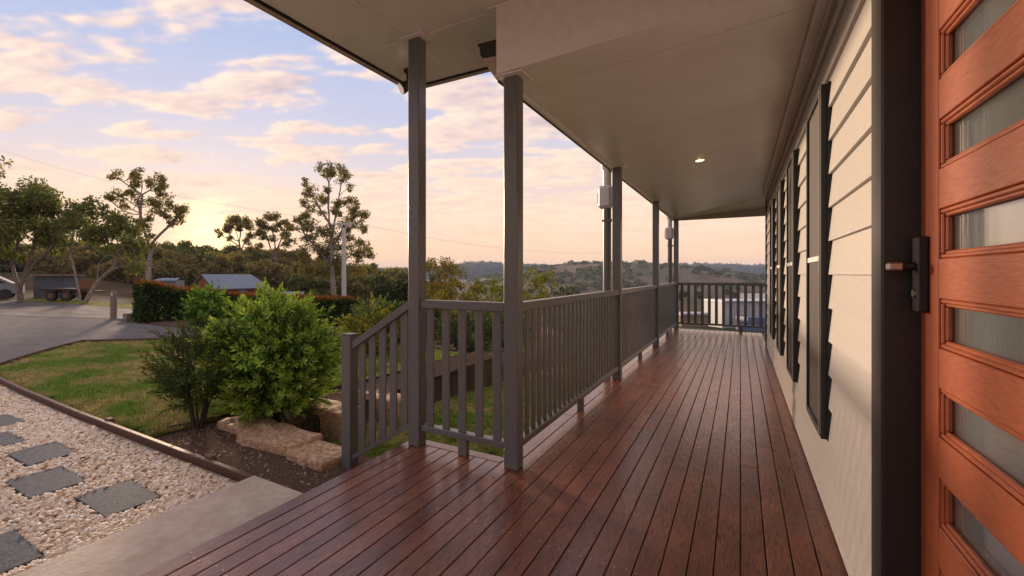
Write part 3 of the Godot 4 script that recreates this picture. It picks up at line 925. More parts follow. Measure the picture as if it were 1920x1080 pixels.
func make_garden() -> void:
	sheet("gravel_bed", [[-2.2, 9.0], [-14.4, 9.0], [-14.4, -1.25], [-10.0, -2.24], [-6.0, -2.11], [-2.0, -2.1]], -0.294, M["gravel_ground"])  # unseen stretch behind the camera extended to bounce light upward
	# loose stones
	var pm := MultiMesh.new()
	pm.transform_format = MultiMesh.TRANSFORM_3D
	pm.use_colors = true
	pm.mesh = pebble_mesh()
	var spots := []
	var pav := paver_list()
	var tries := 0
	while spots.size() < 64000 and tries < 160000:
		tries += 1
		var x := -2.76 - pow(rng.randf(), 1.7) * 7.6
		var z := rng.randf_range(-2.2, 0.6 if x > -5.0 else -0.4)
		if z < edging_z(x) + 0.075 or z > -0.2 and x < -4.2:
			continue
		if x < -2.75 - (z + 2.0) * 2.6 - 6.2:
			continue
		var hit := false
		for p in pav:
			if absf(x - p.x) < 0.236 and absf(z - p.y) < 0.172:
				hit = true
				break
		if not hit:
			spots.append(Vector2(x, z))
	pm.instance_count = spots.size()
	for k in spots.size():
		var s := rng.randf_range(0.008, 0.0185)
		var bs := Basis.from_euler(Vector3(rng.randf_range(-0.7, 0.7), rng.randf() * TAU, rng.randf_range(-0.7, 0.7))).scaled_local(Vector3(s * rng.randf_range(0.9, 1.6), s * rng.randf_range(0.45, 0.8), s * rng.randf_range(0.7, 1.1)))
		pm.set_instance_transform(k, Transform3D(bs, Vector3(spots[k].x, -0.291 + rng.randf() * 0.016, spots[k].y)))
		var t := rng.randf()
		var col := Color(0.78, 0.66, 0.52).lerp(Color(0.64, 0.45, 0.29), t * t)
		if rng.randf() < 0.12:
			col = Color(0.82, 0.76, 0.68)
		if rng.randf() < 0.06:
			col = Color(0.34, 0.22, 0.15)
		col = col * rng.randf_range(0.8, 1.05)
		col.a = 1
		pm.set_instance_color(k, col)
	var mi := MultiMeshInstance3D.new()
	mi.name = "gravel"
	mi.multimesh = pm
	mi.material_override = M["pebble"]
	mi.set_meta("kind", "stuff")
	tag(mi, "pale cream and tan gravel stones beside the concrete step", "gravel")
	add_child(mi)
	# slate pavers
	var names := ["slate grey paver closest to the concrete step, one of the staggered row", "slate grey paver second from the concrete step in the gravel", "slate grey paver third from the concrete step in the gravel", "slate grey paver fourth from the concrete step in the gravel", "slate grey paver fifth from the concrete step in the gravel", "slate grey paver out of line, along the long side of the concrete step"]
	for k in pav.size():
		var o := part(self, "stone_paver", box_mesh(Vector3(0.45, 0.035, 0.32), 0.004), M["paver_slate"], Vector3(pav[k].x, -0.289, pav[k].y), Basis(Vector3.UP, rng.randf_range(-0.03, 0.03)))
		tag(o, names[k], "paver", "pavers in the gravel")
	# concrete step
	var st := MB.new()
	st.cbox(Vector3(-2.335, -0.245, 0.5), Vector3(0.82, 0.15, 5.0), 0.008)
	var so := part(self, "concrete_step", st.mesh(), M["slab_stone"])
	tag(so, "long pale concrete step along the edge of the deck", "step")
	# timber edging in lengths, with pegs
	var line := [-2.03, -3.9, -5.7, -7.4, -9.2, -11.2]
	for k in line.size() - 1:
		var x0: float = line[k]
		var x1: float = line[k + 1]
		var a := Vector3(x0, 0, edging_z(x0))
		var c := Vector3(x1, 0, edging_z(x1))
		var dir := (c - a).normalized()
		var lbl: String = ["dark timber edging board ending against the concrete step", "dark timber edging board next to the one at the step, between gravel and lawn", "dark timber edging board between gravel and lawn, third from the step", "dark timber edging board between gravel and lawn, fourth from the step", "dark timber edging board between gravel and lawn, fifth from the step"][k]
		var t := thing("edging_board", lbl, "edging", a + Vector3(0, -0.298, 0), "edging boards of the gravel")
		part(t, "board", box_mesh(Vector3((c - a).length() - 0.004, 0.14, 0.045), 0.006), M["edging_timber"], dir * (c - a).length() / 2, Basis(dir, Vector3.UP, dir.cross(Vector3.UP)))
		var pegs := [[1.42], [1.25], [], [], []]
		for s in pegs[k]:
			part(t, "peg", box_mesh(Vector3(0.085, 0.15, 0.06), 0.008), M["sleeper_timber"], dir * s + Vector3(0, 0.004, -0.055), Basis(dir, Vector3.UP, dir.cross(Vector3.UP)))
	# lawn and garden bed
	sheet("lawn", [[-4.42, -2.12], [-5.5, -2.11], [-7.5, -2.16], [-9.4, -2.26], [-9.9, -2.5], [-10.4, -3.0], [-11.17, -3.7], [-11.72, -4.33], [-10.9, -5.1], [-9.97, -6.1], [-8.6, -7.6], [-7.4, -7.9], [-4.3, -7.6], [-4.3, -4.4]], -0.278, M["lawn_turf"])
	sheet("garden_bed", [[-2.0, -2.1], [-4.42, -2.11], [-4.3, -4.4], [-4.3, -7.7], [-3.66, -7.7], [-3.66, -2.88], [-2.0, -2.88]], -0.288, M["soil"])
	sheet("hedge_bed", [[-15.9, -7.25], [-12.3, -7.0], [-10.5, -7.2], [-9.4, -7.9], [-10.8, -9.2], [-14.2, -9.6], [-16.5, -8.3]], -0.287, M["soil"])
	# lower lawn, following the fall of the land
	var lb := MB.new()
	for r in 22:
		var za := -2.88 - r * 0.5
		lb.quad_out(Vector3(-3.62, land(-3.62, za) + 0.012, za), Vector3(-1.1, land(-1.1, za) + 0.012, za), Vector3(-1.1, land(-1.1, za - 0.5) + 0.012, za - 0.5), Vector3(-3.62, land(-3.62, za - 0.5) + 0.012, za - 0.5), Vector3.UP)
	structure("lower_lawn", lb.mesh(), M["lawn_turf"])
	# driveway and road
	sheet("driveway", [[-9.75, -2.43], [-10.4, -3.03], [-11.17, -3.73], [-11.76, -4.36], [-10.93, -5.13], [-10.0, -6.13], [-8.6, -7.64], [-10.5, -7.2], [-12.3, -7.05], [-15.6, -7.02], [-17.0, -7.3], [-21.9, -5.7], [-34.0, -3.0], [-40.0, 6.0], [-14.5, 6.0], [-14.5, -1.3], [-10.6, -2.2]], -0.291, M["driveway_gravel"])
	sheet("road", [[-17.1, -7.33], [-21.9, -5.72], [-34.0, -3.02], [-60.0, 4.0], [-70.0, 0.0], [-36.7, -9.4], [-26.9, -9.9], [-21.9, -9.75], [-17.5, -8.9]], -0.285, M["road_asphalt"])
	sheet("road_verge", [[-80.0, 0.0], [-36.7, -9.42], [-26.9, -9.92], [-21.9, -9.77], [-17.3, -8.95], [-17.6, -9.9], [-22.0, -10.9], [-27.0, -11.2], [-37.0, -11.4], [-80.0, -6.0]], -0.279, M["lawn_turf"])
	# edging of the driveway side of the lawn
	var dp := [Vector3(-9.55, 0, -2.32), Vector3(-10.4, 0, -3.02), Vector3(-11.17, 0, -3.715), Vector3(-11.74, 0, -4.345), Vector3(-10.92, 0, -5.115), Vector3(-9.98, 0, -6.115), Vector3(-8.6, 0, -7.62)]
	for k in dp.size() - 1:
		var dir2: Vector3 = (dp[k + 1] - dp[k]).normalized()
		var len2: float = (dp[k + 1] - dp[k]).length()
		var lb2: String = ["the gravel corner", "the straight run towards the gravel corner", "the bend of the driveway", "the pointed corner of the lawn", "the side facing the hedge", "the bushy end of the lawn"][k]
		var o2 := part(self, "lawn_edging", box_mesh(Vector3(len2 + 0.01, 0.11, 0.045), 0.006), M["edging_timber"], (dp[k] + dp[k + 1]) / 2 + Vector3(0, -0.265, 0), Basis(dir2, Vector3.UP, dir2.cross(Vector3.UP)))
		tag(o2, "weathered timber edging between lawn and driveway at " + lb2, "edging", "edging boards of the driveway")
	# black irrigation pipe along the bed
	var ip := MB.new()
	ip.tube([Vector3(-4.6, -0.262, -2.16), Vector3(-4.48, -0.258, -2.46), Vector3(-4.38, -0.262, -3.1), Vector3(-4.32, -0.26, -4.0), Vector3(-4.29, -0.262, -4.6), Vector3(-4.22, -0.27, -6.0)], [0.012, 0.012, 0.012, 0.012, 0.012, 0.012], 8)
	tag(part(self, "irrigation_pipe", ip.mesh(), M["pipe_black"]), "thin black irrigation pipe lying between lawn and garden bed", "pipe")
	# bark chips and pale grit on the bed
	var cm := MultiMesh.new()
	cm.transform_format = MultiMesh.TRANSFORM_3D
	cm.use_colors = true
	cm.mesh = pebble_mesh()
	cm.instance_count = 1500
	for k in 1500:
		var cx := rng.randf_range(-4.36, -2.05)
		var cz := -2.14 - rng.randf() * 0.62
		if k % 3 == 0:
			cx = rng.randf_range(-4.34, -3.98)
			cz = rng.randf_range(-4.6, -2.2)
		var cs := rng.randf_range(0.002, 0.0055)
		cm.set_instance_transform(k, Transform3D(Basis.from_euler(Vector3(rng.randf_range(-0.5, 0.5), rng.randf() * TAU, rng.randf_range(-0.5, 0.5))).scaled_local(Vector3(cs * rng.randf_range(1.0, 3.6), cs * 0.6, cs)), Vector3(cx, -0.286, cz)))
		var cc := Color(0.15, 0.10, 0.075).lerp(Color(0.38, 0.27, 0.19), rng.randf())
		if rng.randf() < 0.1:
			cc = Color(0.62, 0.57, 0.5)
		cm.set_instance_color(k, cc)
	var ci := MultiMeshInstance3D.new()
	ci.name = "bark_mulch"
	ci.multimesh = cm
	ci.material_override = M["pebble"]
	ci.set_meta("kind", "stuff")
	tag(ci, "brown bark mulch and grit on the garden bed soil", "mulch")
	add_child(ci)
	# sandstone
	rough_block("sandstone_block", "squared sandstone block in the low wall, under the leafy bush", Vector3(-3.82, -0.38, -2.80), Vector3(0.34, 0.32, 0.78), 1.54, M["sandstone"], 1)
	rough_block("sandstone_block", "honey sandstone block in the low wall with a scalloped face", Vector3(-3.80, -0.38, -3.62), Vector3(0.34, 0.32, 0.82), 1.58, M["sandstone"], 2)
	rough_block("sandstone_block", "sandstone block in the low wall, furthest along beyond the stair rail", Vector3(-3.80, -0.44, -4.47), Vector3(0.34, 0.30, 0.84), 1.56, M["sandstone"], 3)
	rough_block("stepping_stone", "flat tan sandstone step with a chipped edge, against the low wall", Vector3(-3.36, -0.305, -2.70), Vector3(0.66, 0.20, 0.38), 0.06, M["sandstone"], 4)
	rough_block("stepping_stone", "flat tan sandstone step beside the foot of the stair rail", Vector3(-2.815, -0.325, -2.66), Vector3(0.44, 0.20, 0.36), -0.05, M["sandstone"], 5)
	# sleeper retaining wall further on
	var rw := thing("retaining_wall", "low retaining wall of grey-topped timber sleepers beyond the short railing", "retaining wall", Vector3(-3.78, -0.8, -6.4))
	for k in 2:
		for q in 3:
			bx(rw, "sleeper", Vector3(-0.05, -0.02 + 0.235 * k, -1.6 + q * 1.0), Vector3(0.05, 0.21 + 0.235 * k, -0.61 + q * 1.0), M["sleeper_timber"], 0.012)
	bx(rw, "coping", Vector3(-0.09, 0.452, -1.62), Vector3(0.07, 0.49, 1.42), M["sandstone_weathered"], 0.01)
	for p in [[-2.9, -8.9, 0.17, "largest rounded tan rock at the end of the lower lawn"], [-2.55, -9.15, 0.13, "middle-sized rounded tan rock at the end of the lower lawn"], [-3.2, -8.75, 0.1, "smallest rounded tan rock at the end of the lower lawn"]]:
		rough_block("garden_rock", p[3], Vector3(p[0], land(p[0], p[1]) + p[2] * 0.5, p[1]), Vector3(p[2] * 1.9, p[2] * 1.3, p[2] * 1.5), p[0], M["sandstone"], int(p[0] * 10), "rocks edging the lower lawn")

func paver_list() -> Array:
	return [Vector2(-3.405, -1.463), Vector2(-4.09, -1.303), Vector2(-4.765, -1.49), Vector2(-5.46, -1.36), Vector2(-6.15, -1.55), Vector2(-3.245, -0.795)]

func rough_block(called: String, label: String, at: Vector3, size: Vector3, turn: float, m: Material, sd: int, group := "") -> void:
	var nz := FastNoiseLite.new()
	nz.seed = sd + 40
	nz.frequency = 2.4
	nz.fractal_octaves = 4
	var b := MB.new()
	var nseg := 9
	for ax in 3:
		var u := (ax + 1) % 3
		var w := (ax + 2) % 3
		for s in [-1.0, 1.0]:
			var g := []
			for r in nseg + 1:
				var row := []
				for q in nseg + 1:
					var p := Vector3()
					p[ax] = s
					p[u] = -1.0 + 2.0 * r / nseg
					p[w] = -1.0 + 2.0 * q / nseg
					# round the cube a little, then roughen
					var l := pow(pow(absf(p.x), 18.0) + pow(absf(p.y), 18.0) + pow(absf(p.z), 18.0), 1.0 / 18.0)
					var pp := p / l * size / 2
					var dirn := p.normalized()
					row.append(pp + dirn * nz.get_noise_3dv(pp * 2.2 + Vector3(sd, 0, 0)) * 0.022)
				g.append(row)
			for r in nseg:
				for q in nseg:
					var o := Vector3(); o[ax] = s
					b.quad_out(g[r][q], g[r + 1][q], g[r + 1][q + 1], g[r][q + 1], o)
	var o2 := part(self, called, b.mesh(), m, at, Basis(Vector3.UP, turn))
	tag(o2, label, "rock" if called == "garden_rock" else "stone", group if group != "" else "sandstone pieces by the step")

func make_grass() -> void:
	# tufts of short blades over the lawns
	var b := MB.new()
	for k in 7:
		var a := TAU * k / 7.0 + 0.3
		var d := Vector3(cos(a), 0, sin(a))
		var root := d * 0.006
		var tip := root + d * (0.018 + 0.006 * (k % 3)) + Vector3(0, 0.040 + 0.012 * (k % 2), 0)
		var sd := Vector3(-d.z, 0, d.x) * 0.0036
		b.colored = true
		b.tint = Color(1, 1, 1)
		b.tri(root - sd, root + sd, tip)
	var blade := b.mesh()
	var nz := FastNoiseLite.new()
	nz.seed = 23
	nz.frequency = 0.8
	nz.fractal_octaves = 4
	for which in 2:
		var pts := []
		var tries := 0
		var want: int = [60000, 16000][which]
		var poly := PackedVector2Array([Vector2(-4.44, -2.16), Vector2(-5.5, -2.15), Vector2(-7.5, -2.2), Vector2(-9.35, -2.3), Vector2(-9.85, -2.52), Vector2(-11.12, -3.7), Vector2(-11.66, -4.33), Vector2(-10.88, -5.04), Vector2(-9.9, -6.05), Vector2(-8.6, -7.5), Vector2(-5.0, -7.5), Vector2(-4.36, -4.4)])
		while pts.size() < want and tries < want * 4:
			tries += 1
			var p := Vector2(-4.36 - pow(rng.randf(), 1.35) * 7.3, rng.randf_range(-7.5, -2.15)) if which == 0 else Vector2(rng.randf_range(-3.6, -1.25), -2.9 - pow(rng.randf(), 1.6) * 8.0)
			if which == 0 and not Geometry2D.is_point_in_polygon(p, poly):
				continue
			var dry := nz.get_noise_2d(p.x, p.y * 1.6)
			if dry > 0.28 and rng.randf() < 0.5:
				continue
			pts.append(p)
		var mm := MultiMesh.new()
		mm.transform_format = MultiMesh.TRANSFORM_3D
		mm.use_colors = true
		mm.mesh = blade
		mm.instance_count = pts.size()
		for k in pts.size():
			var p2: Vector2 = pts[k]
			var s := rng.randf_range(0.4, 1.0) * (1.5 if rng.randf() < 0.08 else 1.0)
			var y := -0.279 if which == 0 else land(p2.x, p2.y) + 0.011
			mm.set_instance_transform(k, Transform3D(Basis(Vector3.UP, rng.randf() * TAU).scaled(Vector3(s * 1.3, s, s * 1.3)), Vector3(p2.x, y, p2.y)))
			var dry2 := clampf(nz.get_noise_2d(p2.x, p2.y * 1.6) * 2.2 + 0.38 + rng.randf_range(-0.25, 0.25), 0, 1)
			var col := Color(0.21, 0.31, 0.06).lerp(Color(0.50, 0.40, 0.19), dry2 * 0.9) * rng.randf_range(0.6, 1.3)
			col.a = 1
			mm.set_instance_color(k, col)
		var mi := MultiMeshInstance3D.new()
		mi.name = ["lawn_grass", "lower_lawn_grass"][which]
		mi.multimesh = mm
		mi.material_override = M["grass_blade"]
		mi.set_meta("kind", "stuff")
		tag(mi, ["short patchy green and straw grass of the raised lawn", "short grass of the lower lawn behind the railings"][which], "grass")
		add_child(mi)

# ---------------------------------------------------------------- plants
func rdir() -> Vector3:
	var z := rng.randf_range(-1, 1)
	var a := rng.randf() * TAU
	var r := sqrt(1 - z * z)
	return Vector3(r * cos(a), z, r * sin(a))

func clump(b: MB, c: Vector3, r: float, count: int, l: float, w: float, cols: Array, droop := 0.6) -> void:
	for k in count:
		var d := rdir()
		var p := c + d * r * pow(rng.randf(), 0.4) * Vector3(1, 0.72, 1)
		var ld := (rdir() + Vector3(0, -droop, 0) + d * 0.5).normalized()
		var sd := ld.cross(rdir()).normalized()
		var s := rng.randf_range(0.65, 1.25)
		var col: Color = cols[rng.randi() % cols.size()] * rng.randf_range(0.75, 1.25)
		col.a = 1
		b.leaf(p, ld, sd, l * s, w * s, col)

# nodes: growing skeleton; every clump is joined to the nearest suitable node by a bent limb
func grow(nodes: Array, target: Vector3, bend: float) -> void:
	var best := 0
	var bd := 1e9
	for k in nodes.size():
		var p: Vector3 = nodes[k].p
		var up := target.y - p.y
		var hd := Vector2(target.x - p.x, target.z - p.z).length()
		var cost := (target - p).length() + maxf(0.0, hd * 0.55 - up) * 2.2
		if cost < bd:
			bd = cost
			best = k
	var a: Vector3 = nodes[best].p
	var n := maxi(2, int((target - a).length() / 0.5))
	var off := rdir() * bend * (target - a).length()
	var prev := best
	for k in range(1, n + 1):
		var t := float(k) / n
		var q := a.lerp(target, t) + off * sin(t * PI) + Vector3(0, -0.08 * sin(t * PI) * (target - a).length(), 0)
		nodes.append({"p": q, "up": prev, "w": 0.0})
		prev = nodes.size() - 1
	var k2 := prev
	while k2 >= 0:
		nodes[k2].w += 1.0
		k2 = nodes[k2].up

func tree(called: String, label: String, category: String, group: String, base: Vector3, trunks: Array, clumps: Array, spec: Dictionary) -> Node3D:
	var t := thing(called, label, category, base, group)
	var nodes := [{"p": Vector3(0, -0.15, 0), "up": -1, "w": 0.0}]
	for tr in trunks:
		var prev := 0
		var depth: float = rng.randf_range(-1, 1) * spec.get("spread", 0.5)
		if tr != trunks[0]:
			# start from the node closest to the first point
			var bd := 1e9
			for k in nodes.size():
				var dd: float = (nodes[k].p - (SIDE * tr[0][0] + Vector3.UP * tr[0][1])).length()
				if dd < bd:
					bd = dd
					prev = k
		for k in tr.size():
			if k == 0 and tr != trunks[0]:
				continue
			var q: Vector3 = SIDE * tr[k][0] + Vector3.UP * tr[k][1] + AWAY * depth * (float(k) / tr.size())
			var a: Vector3 = nodes[prev].p
			var n := maxi(1, int((q - a).length() / 0.45))
			for m in range(1, n + 1):
				nodes.append({"p": a.lerp(q, float(m) / n) + rdir() * 0.03, "up": prev, "w": 0.0})
				prev = nodes.size() - 1
		var k3 := prev
		while k3 >= 0:
			nodes[k3].w += 1.5
			k3 = nodes[k3].up
	var leaves := MB.new()
	var spread: float = spec.get("spread", 0.5)
	for c in clumps:
		var dz := rng.randf_range(-1, 1) * spread
		var p: Vector3 = SIDE * c[0] + Vector3.UP * c[1] + AWAY * dz
		grow(nodes, p - Vector3(0, c[2] * 0.3, 0), spec.get("bend", 0.12))
		var sub: int = spec.get("sub", 5)
		for s in sub:
			var pc: Vector3 = p + rdir() * c[2] * rng.randf_range(0.3, 1.15)
			clump(leaves, pc, c[2] * rng.randf_range(0.5, 0.9), int(2.6 * spec.density * c[2] * c[2] / sub) + 6, spec.l * 0.85, spec.w * 0.85, spec.cols, spec.get("droop", 0.6))
	# limbs: radius from the number of tips they carry
	var wood := MB.new()
	var r0: float = spec.get("r", 0.02) * 0.62
	for k in range(1, nodes.size()):
		var up: int = nodes[k].up
		if nodes[k].w <= 0:
			continue
		var ra: float = r0 * pow(nodes[up].w, 0.55)
		var rb: float = r0 * pow(nodes[k].w, 0.55)
		if up == 0:
			ra *= 1.35
		wood.tube([nodes[up].p, nodes[k].p], [minf(ra, rb * 1.25), rb], 6, false)
	part(t, "trunk", wood.mesh(), spec.bark)
	part(t, "crown", leaves.mesh(), spec.get("mat", M["leaf_gum"]))
	return t

func crown_clumps(w: float, y0: float, y1: float, n: int, r: float, top := 0.6) -> Array:
	var out := []
	for k in n:
		var u := rng.randf()
		var y := lerpf(y0, y1, u)
		var e := sin(clampf(lerpf(0.25, 1.0, 1.0 - absf(u - 0.45) / 0.75), 0, 1) * PI / 2)
		out.append([rng.randf_range(-1, 1) * w * e, y, r * rng.randf_range(0.7, 1.25)])
	return out

# a bush of leafy shoots: stems that rise from the base and carry narrow leaves; new leaves at the tips are paler
func shoot_bush(called: String, label: String, base: Vector3, half: Vector3, shoots: int, leaf_l: float, leaf_w: float, old: Array, young: Array, young_share: float, per := 16, shoot_l := 0.24, stem_h := 0.12) -> Node3D:
	var t := thing(called, label, "bush", base)
	var wood := MB.new()
	var lf := MB.new()
	var c := Vector3(0, half.y + stem_h, 0)
	var lump := FastNoiseLite.new()
	lump.seed = shoots
	lump.frequency = 0.9
	for k in 9:
		var a := TAU * k / 9.0
		var q := Vector3(cos(a) * half.x * 0.6, c.y * rng.randf_range(0.7, 1.2), sin(a) * half.z * 0.6)
		wood.tube([Vector3(cos(a) * 0.03, -0.04, sin(a) * 0.03), q * 0.45 + Vector3(0, 0.05, 0), q], [0.016, 0.011, 0.005], 6, false)
	for k in shoots:
		var d := rdir()
		var rad := pow(rng.randf(), 0.33) * (1.0 + 0.55 * lump.get_noise_3dv(d * 2.0))
		var p := c + d * rad * half
		if p.y < 0.05:
			p.y = 0.05 + rng.randf() * 0.1
		var out := (Vector3(d.x, d.y * 0.5 + 0.55, d.z) + rdir() * 0.45).normalized()
		var sl := shoot_l * rng.randf_range(0.6, 1.3)
		var is_young := rng.randf() < young_share * (1.3 if rad > 0.8 else 0.35)
		wood.tube([p - out * sl * 0.3, p + out * sl], [0.0035, 0.0015], 4, false)
		var ax := out.cross(rdir()).normalized()
		var tone := rng.randf_range(0.75, 1.25)
		for m in per:
			var f := float(m) / (per - 1)
			var ang := m * 2.4
			var rd := ax.rotated(out, ang)
			var ld := (rd * lerpf(1.0, 0.45, f) + out * lerpf(0.55, 1.1, f) + Vector3(0, -0.12, 0)).normalized()
			var sd := ld.cross(out).normalized()
			var src: Array = young if (is_young and f > 0.25) or f > 0.86 else old
			var col: Color = src[rng.randi() % src.size()] * tone * rng.randf_range(0.85, 1.15)
			col.a = 1
			lf.leaf(p + out * sl * f, ld, sd, leaf_l * lerpf(1.0, 0.6, f) * rng.randf_range(0.8, 1.15), leaf_w, col)
	part(t, "stems", wood.mesh(), M["bark_dark"])
	part(t, "foliage", lf.mesh(), M["leaf_soft"])
	return t

# drawn heights are above the drawn foot; the land below may lie deeper, so the first trunk starts there
func gum(label: String, foot: Vector3, trunks: Array, clumps: Array, spec: Dictionary) -> void:
	var ground_y := land(foot.x, foot.z)
	var up := foot.y - ground_y
	var limbs := []
	for t in trunks:
		var q := []
		if limbs.is_empty():
			q.append([t[0][0], 0.0])
		for p in t:
			q.append([p[0], maxf(p[1] + up, 0.02)])
		limbs.append(q)
	var crown := []
	for c in clumps:
		crown.append([c[0], c[1] + up, c[2]])
	tree("gum_tree", label, "tree", "", Vector3(foot.x, ground_y, foot.z), limbs, crown, spec)

func make_gums() -> void:
	var olive := [Color(0.152, 0.176, 0.060), Color(0.218, 0.230, 0.078), Color(0.105, 0.137, 0.055), Color(0.286, 0.272, 0.090)]
	var bronze := [Color(0.218, 0.187, 0.072), Color(0.317, 0.254, 0.098), Color(0.152, 0.144, 0.060), Color(0.257, 0.213, 0.078)]
	gum("broad dense gum tree with dark leaning trunks at the road verge", Vector3(-30.91, -0.24, -8.71), [[[-0.01,-0.01],[-0.05,0.93],[0.33,2.12],[0.59,3.32],[0.5,4.17]],[[-0.01,0.41],[0.33,1.27],[1.01,2.04],[1.87,2.8]],[[-0.1,0.67],[-0.44,1.78],[-0.35,2.98],[-0.52,3.91]]], [[-0.78,6.22,0.51],[0.08,6.35,0.47],[-0.44,5.54,0.68],[0.59,5.79,0.64],[0.33,5.02,0.68],[1.44,5.45,0.51],[-0.61,4.6,0.77],[0.76,4.43,0.68],[1.78,5.02,0.51],[-0.1,3.83,0.68],[1.19,3.74,0.68],[2.04,4.26,0.51],[2.47,4.6,0.38],[-0.69,3.15,0.6],[0.33,2.98,0.51],[1.61,3.15,0.51],[-1.46,5.62,0.68],[-1.72,4.51,0.77],[-1.63,3.49,0.68],[2.29,3.66,0.47],[2.72,4.0,0.34],[1.01,4.94,0.51],[-0.18,5.96,0.51],[-0.95,5.11,0.6],[0.84,5.28,0.51],[-0.1,4.51,0.68],[1.61,4.34,0.51],[0.5,3.66,0.68],[-0.78,3.91,0.68],[1.95,3.66,0.51],[1.36,4.77,0.51],[-1.21,4.09,0.68],[0.84,2.98,0.51],[-0.27,2.29,0.43]], {"spread": 1.6, "density": 420.0, "l": 0.26, "w": 0.055, "r": 0.03, "bark": M["bark_pale"], "cols": olive})
	gum("gum tree with forked white trunks beside the road", Vector3(-28.08, -0.26, -10.52), [[[-0.0,0.01],[-0.04,1.12],[-0.09,2.23],[0.17,3.34]],[[-0.0,0.19],[0.47,1.04],[1.15,1.89],[1.24,3.0]],[[0.13,1.12],[0.47,1.98],[1.15,2.83]],[[0.81,1.47],[1.83,1.81],[2.52,1.81]],[[1.15,1.89],[1.66,2.32],[2.09,3.17]]], [[0.21,4.67,0.38],[0.9,4.8,0.43],[-0.04,4.11,0.47],[0.81,4.11,0.55],[1.58,4.2,0.47],[2.18,4.28,0.43],[-0.47,4.37,0.38],[0.38,3.51,0.47],[1.24,3.6,0.51],[2.01,3.6,0.51],[2.52,3.17,0.51],[1.66,2.92,0.38],[-0.21,3.17,0.38],[2.69,2.49,0.51],[2.94,1.89,0.43],[3.2,2.92,0.43],[0.47,4.45,0.43],[1.15,4.45,0.47],[1.83,3.94,0.47],[0.13,3.77,0.43],[0.81,3.34,0.47],[1.66,3.34,0.47],[2.35,2.66,0.43],[2.18,3.77,0.43],[-0.64,3.86,0.38]], {"spread": 1.3, "density": 400.0, "l": 0.26, "w": 0.05, "r": 0.028, "bark": M["bark_white"], "cols": olive})
	gum("tall open gum tree with rounded leaf clumps behind the hedge corner", Vector3(-38.22, -0.09, -18.28), [[[0.01,-0.0],[0.04,1.82],[0.16,3.1],[-0.48,4.63],[-0.86,5.91],[-1.24,6.94]],[[0.04,1.82],[0.29,3.61],[1.19,4.76],[1.96,5.79]],[[0.16,3.1],[-0.22,5.4],[0.16,7.19]],[[-0.03,1.94],[-0.6,2.84],[-0.99,3.61]]], [[-1.57,8.54,0.41],[-0.99,8.92,0.49],[-0.48,8.73,0.38],[0.93,8.6,0.46],[0.42,8.35,0.38],[-0.09,8.09,0.46],[-1.89,7.39,0.46],[-2.59,7.07,0.38],[-2.14,7.07,0.33],[-0.99,7.45,0.46],[1.57,7.9,0.36],[1.19,7.83,0.36],[0.42,7.39,0.41],[0.16,6.43,0.54],[-1.12,6.49,0.33],[1.7,6.81,0.44],[2.08,6.36,0.38],[2.53,6.3,0.44],[2.92,5.85,0.33],[2.28,5.53,0.44],[1.51,6.3,0.38],[0.8,5.91,0.46],[0.42,4.89,0.44],[-0.28,5.66,0.38],[1.57,5.15,0.33],[-0.35,4.76,0.41],[-0.09,3.74,0.44],[-0.86,5.4,0.33],[0.55,4.12,0.31],[-0.6,6.81,0.33],[1.7,7.51,0.28],[0.93,6.81,0.33]], {"spread": 1.5, "density": 420.0, "l": 0.26, "w": 0.055, "r": 0.042, "bark": M["bark_white"], "cols": bronze})
	gum("small umbrella-shaped gum tree on the skyline next to the sun", Vector3(-62.52, 2.28, -43.09), [[[0.03,-0.03],[0.03,2.46],[-0.47,4.45],[-0.97,5.7]],[[0.03,2.71],[0.65,3.96],[1.27,5.45]],[[0.03,3.46],[0.15,5.45],[-0.22,6.69]]], [[-2.46,5.7,0.7],[-1.71,6.69,0.8],[-0.97,7.07,0.75],[0.03,6.69,0.85],[1.03,6.57,0.7],[1.52,5.95,0.6],[-2.71,4.95,0.5],[-1.46,5.7,0.65],[-0.22,5.7,0.65],[1.4,4.08,0.65],[-1.46,4.33,0.45],[1.9,4.45,0.45]], {"spread": 1.4, "density": 330.0, "l": 0.36, "w": 0.08, "r": 0.06, "bark": M["bark_pale"], "cols": bronze})
	gum("skyline gum tree with several bare limbs beside the umbrella-shaped one", Vector3(-51.24, 1.46, -40.81), [[[-0.07,0.01],[-0.11,2.44],[-0.25,4.65],[-0.69,5.97]],[[-0.11,1.56],[-1.13,3.32],[-1.79,5.09]],[[-0.07,2.0],[0.53,4.2],[1.08,5.53]]], [[-2.45,6.19,0.57],[-1.79,6.63,0.62],[-0.91,7.07,0.66],[-0.03,7.29,0.62],[0.86,6.41,0.66],[1.52,5.97,0.49],[-2.23,5.53,0.57],[-1.35,5.75,0.62],[-0.25,6.19,0.66],[0.41,5.31,0.57],[1.3,4.87,0.57],[-1.79,4.65,0.53],[1.08,3.98,0.62],[-0.91,4.42,0.49],[-2.67,5.09,0.44],[1.96,4.2,0.4]], {"spread": 1.3, "density": 330.0, "l": 0.34, "w": 0.075, "r": 0.055, "bark": M["bark_pale"], "cols": bronze})
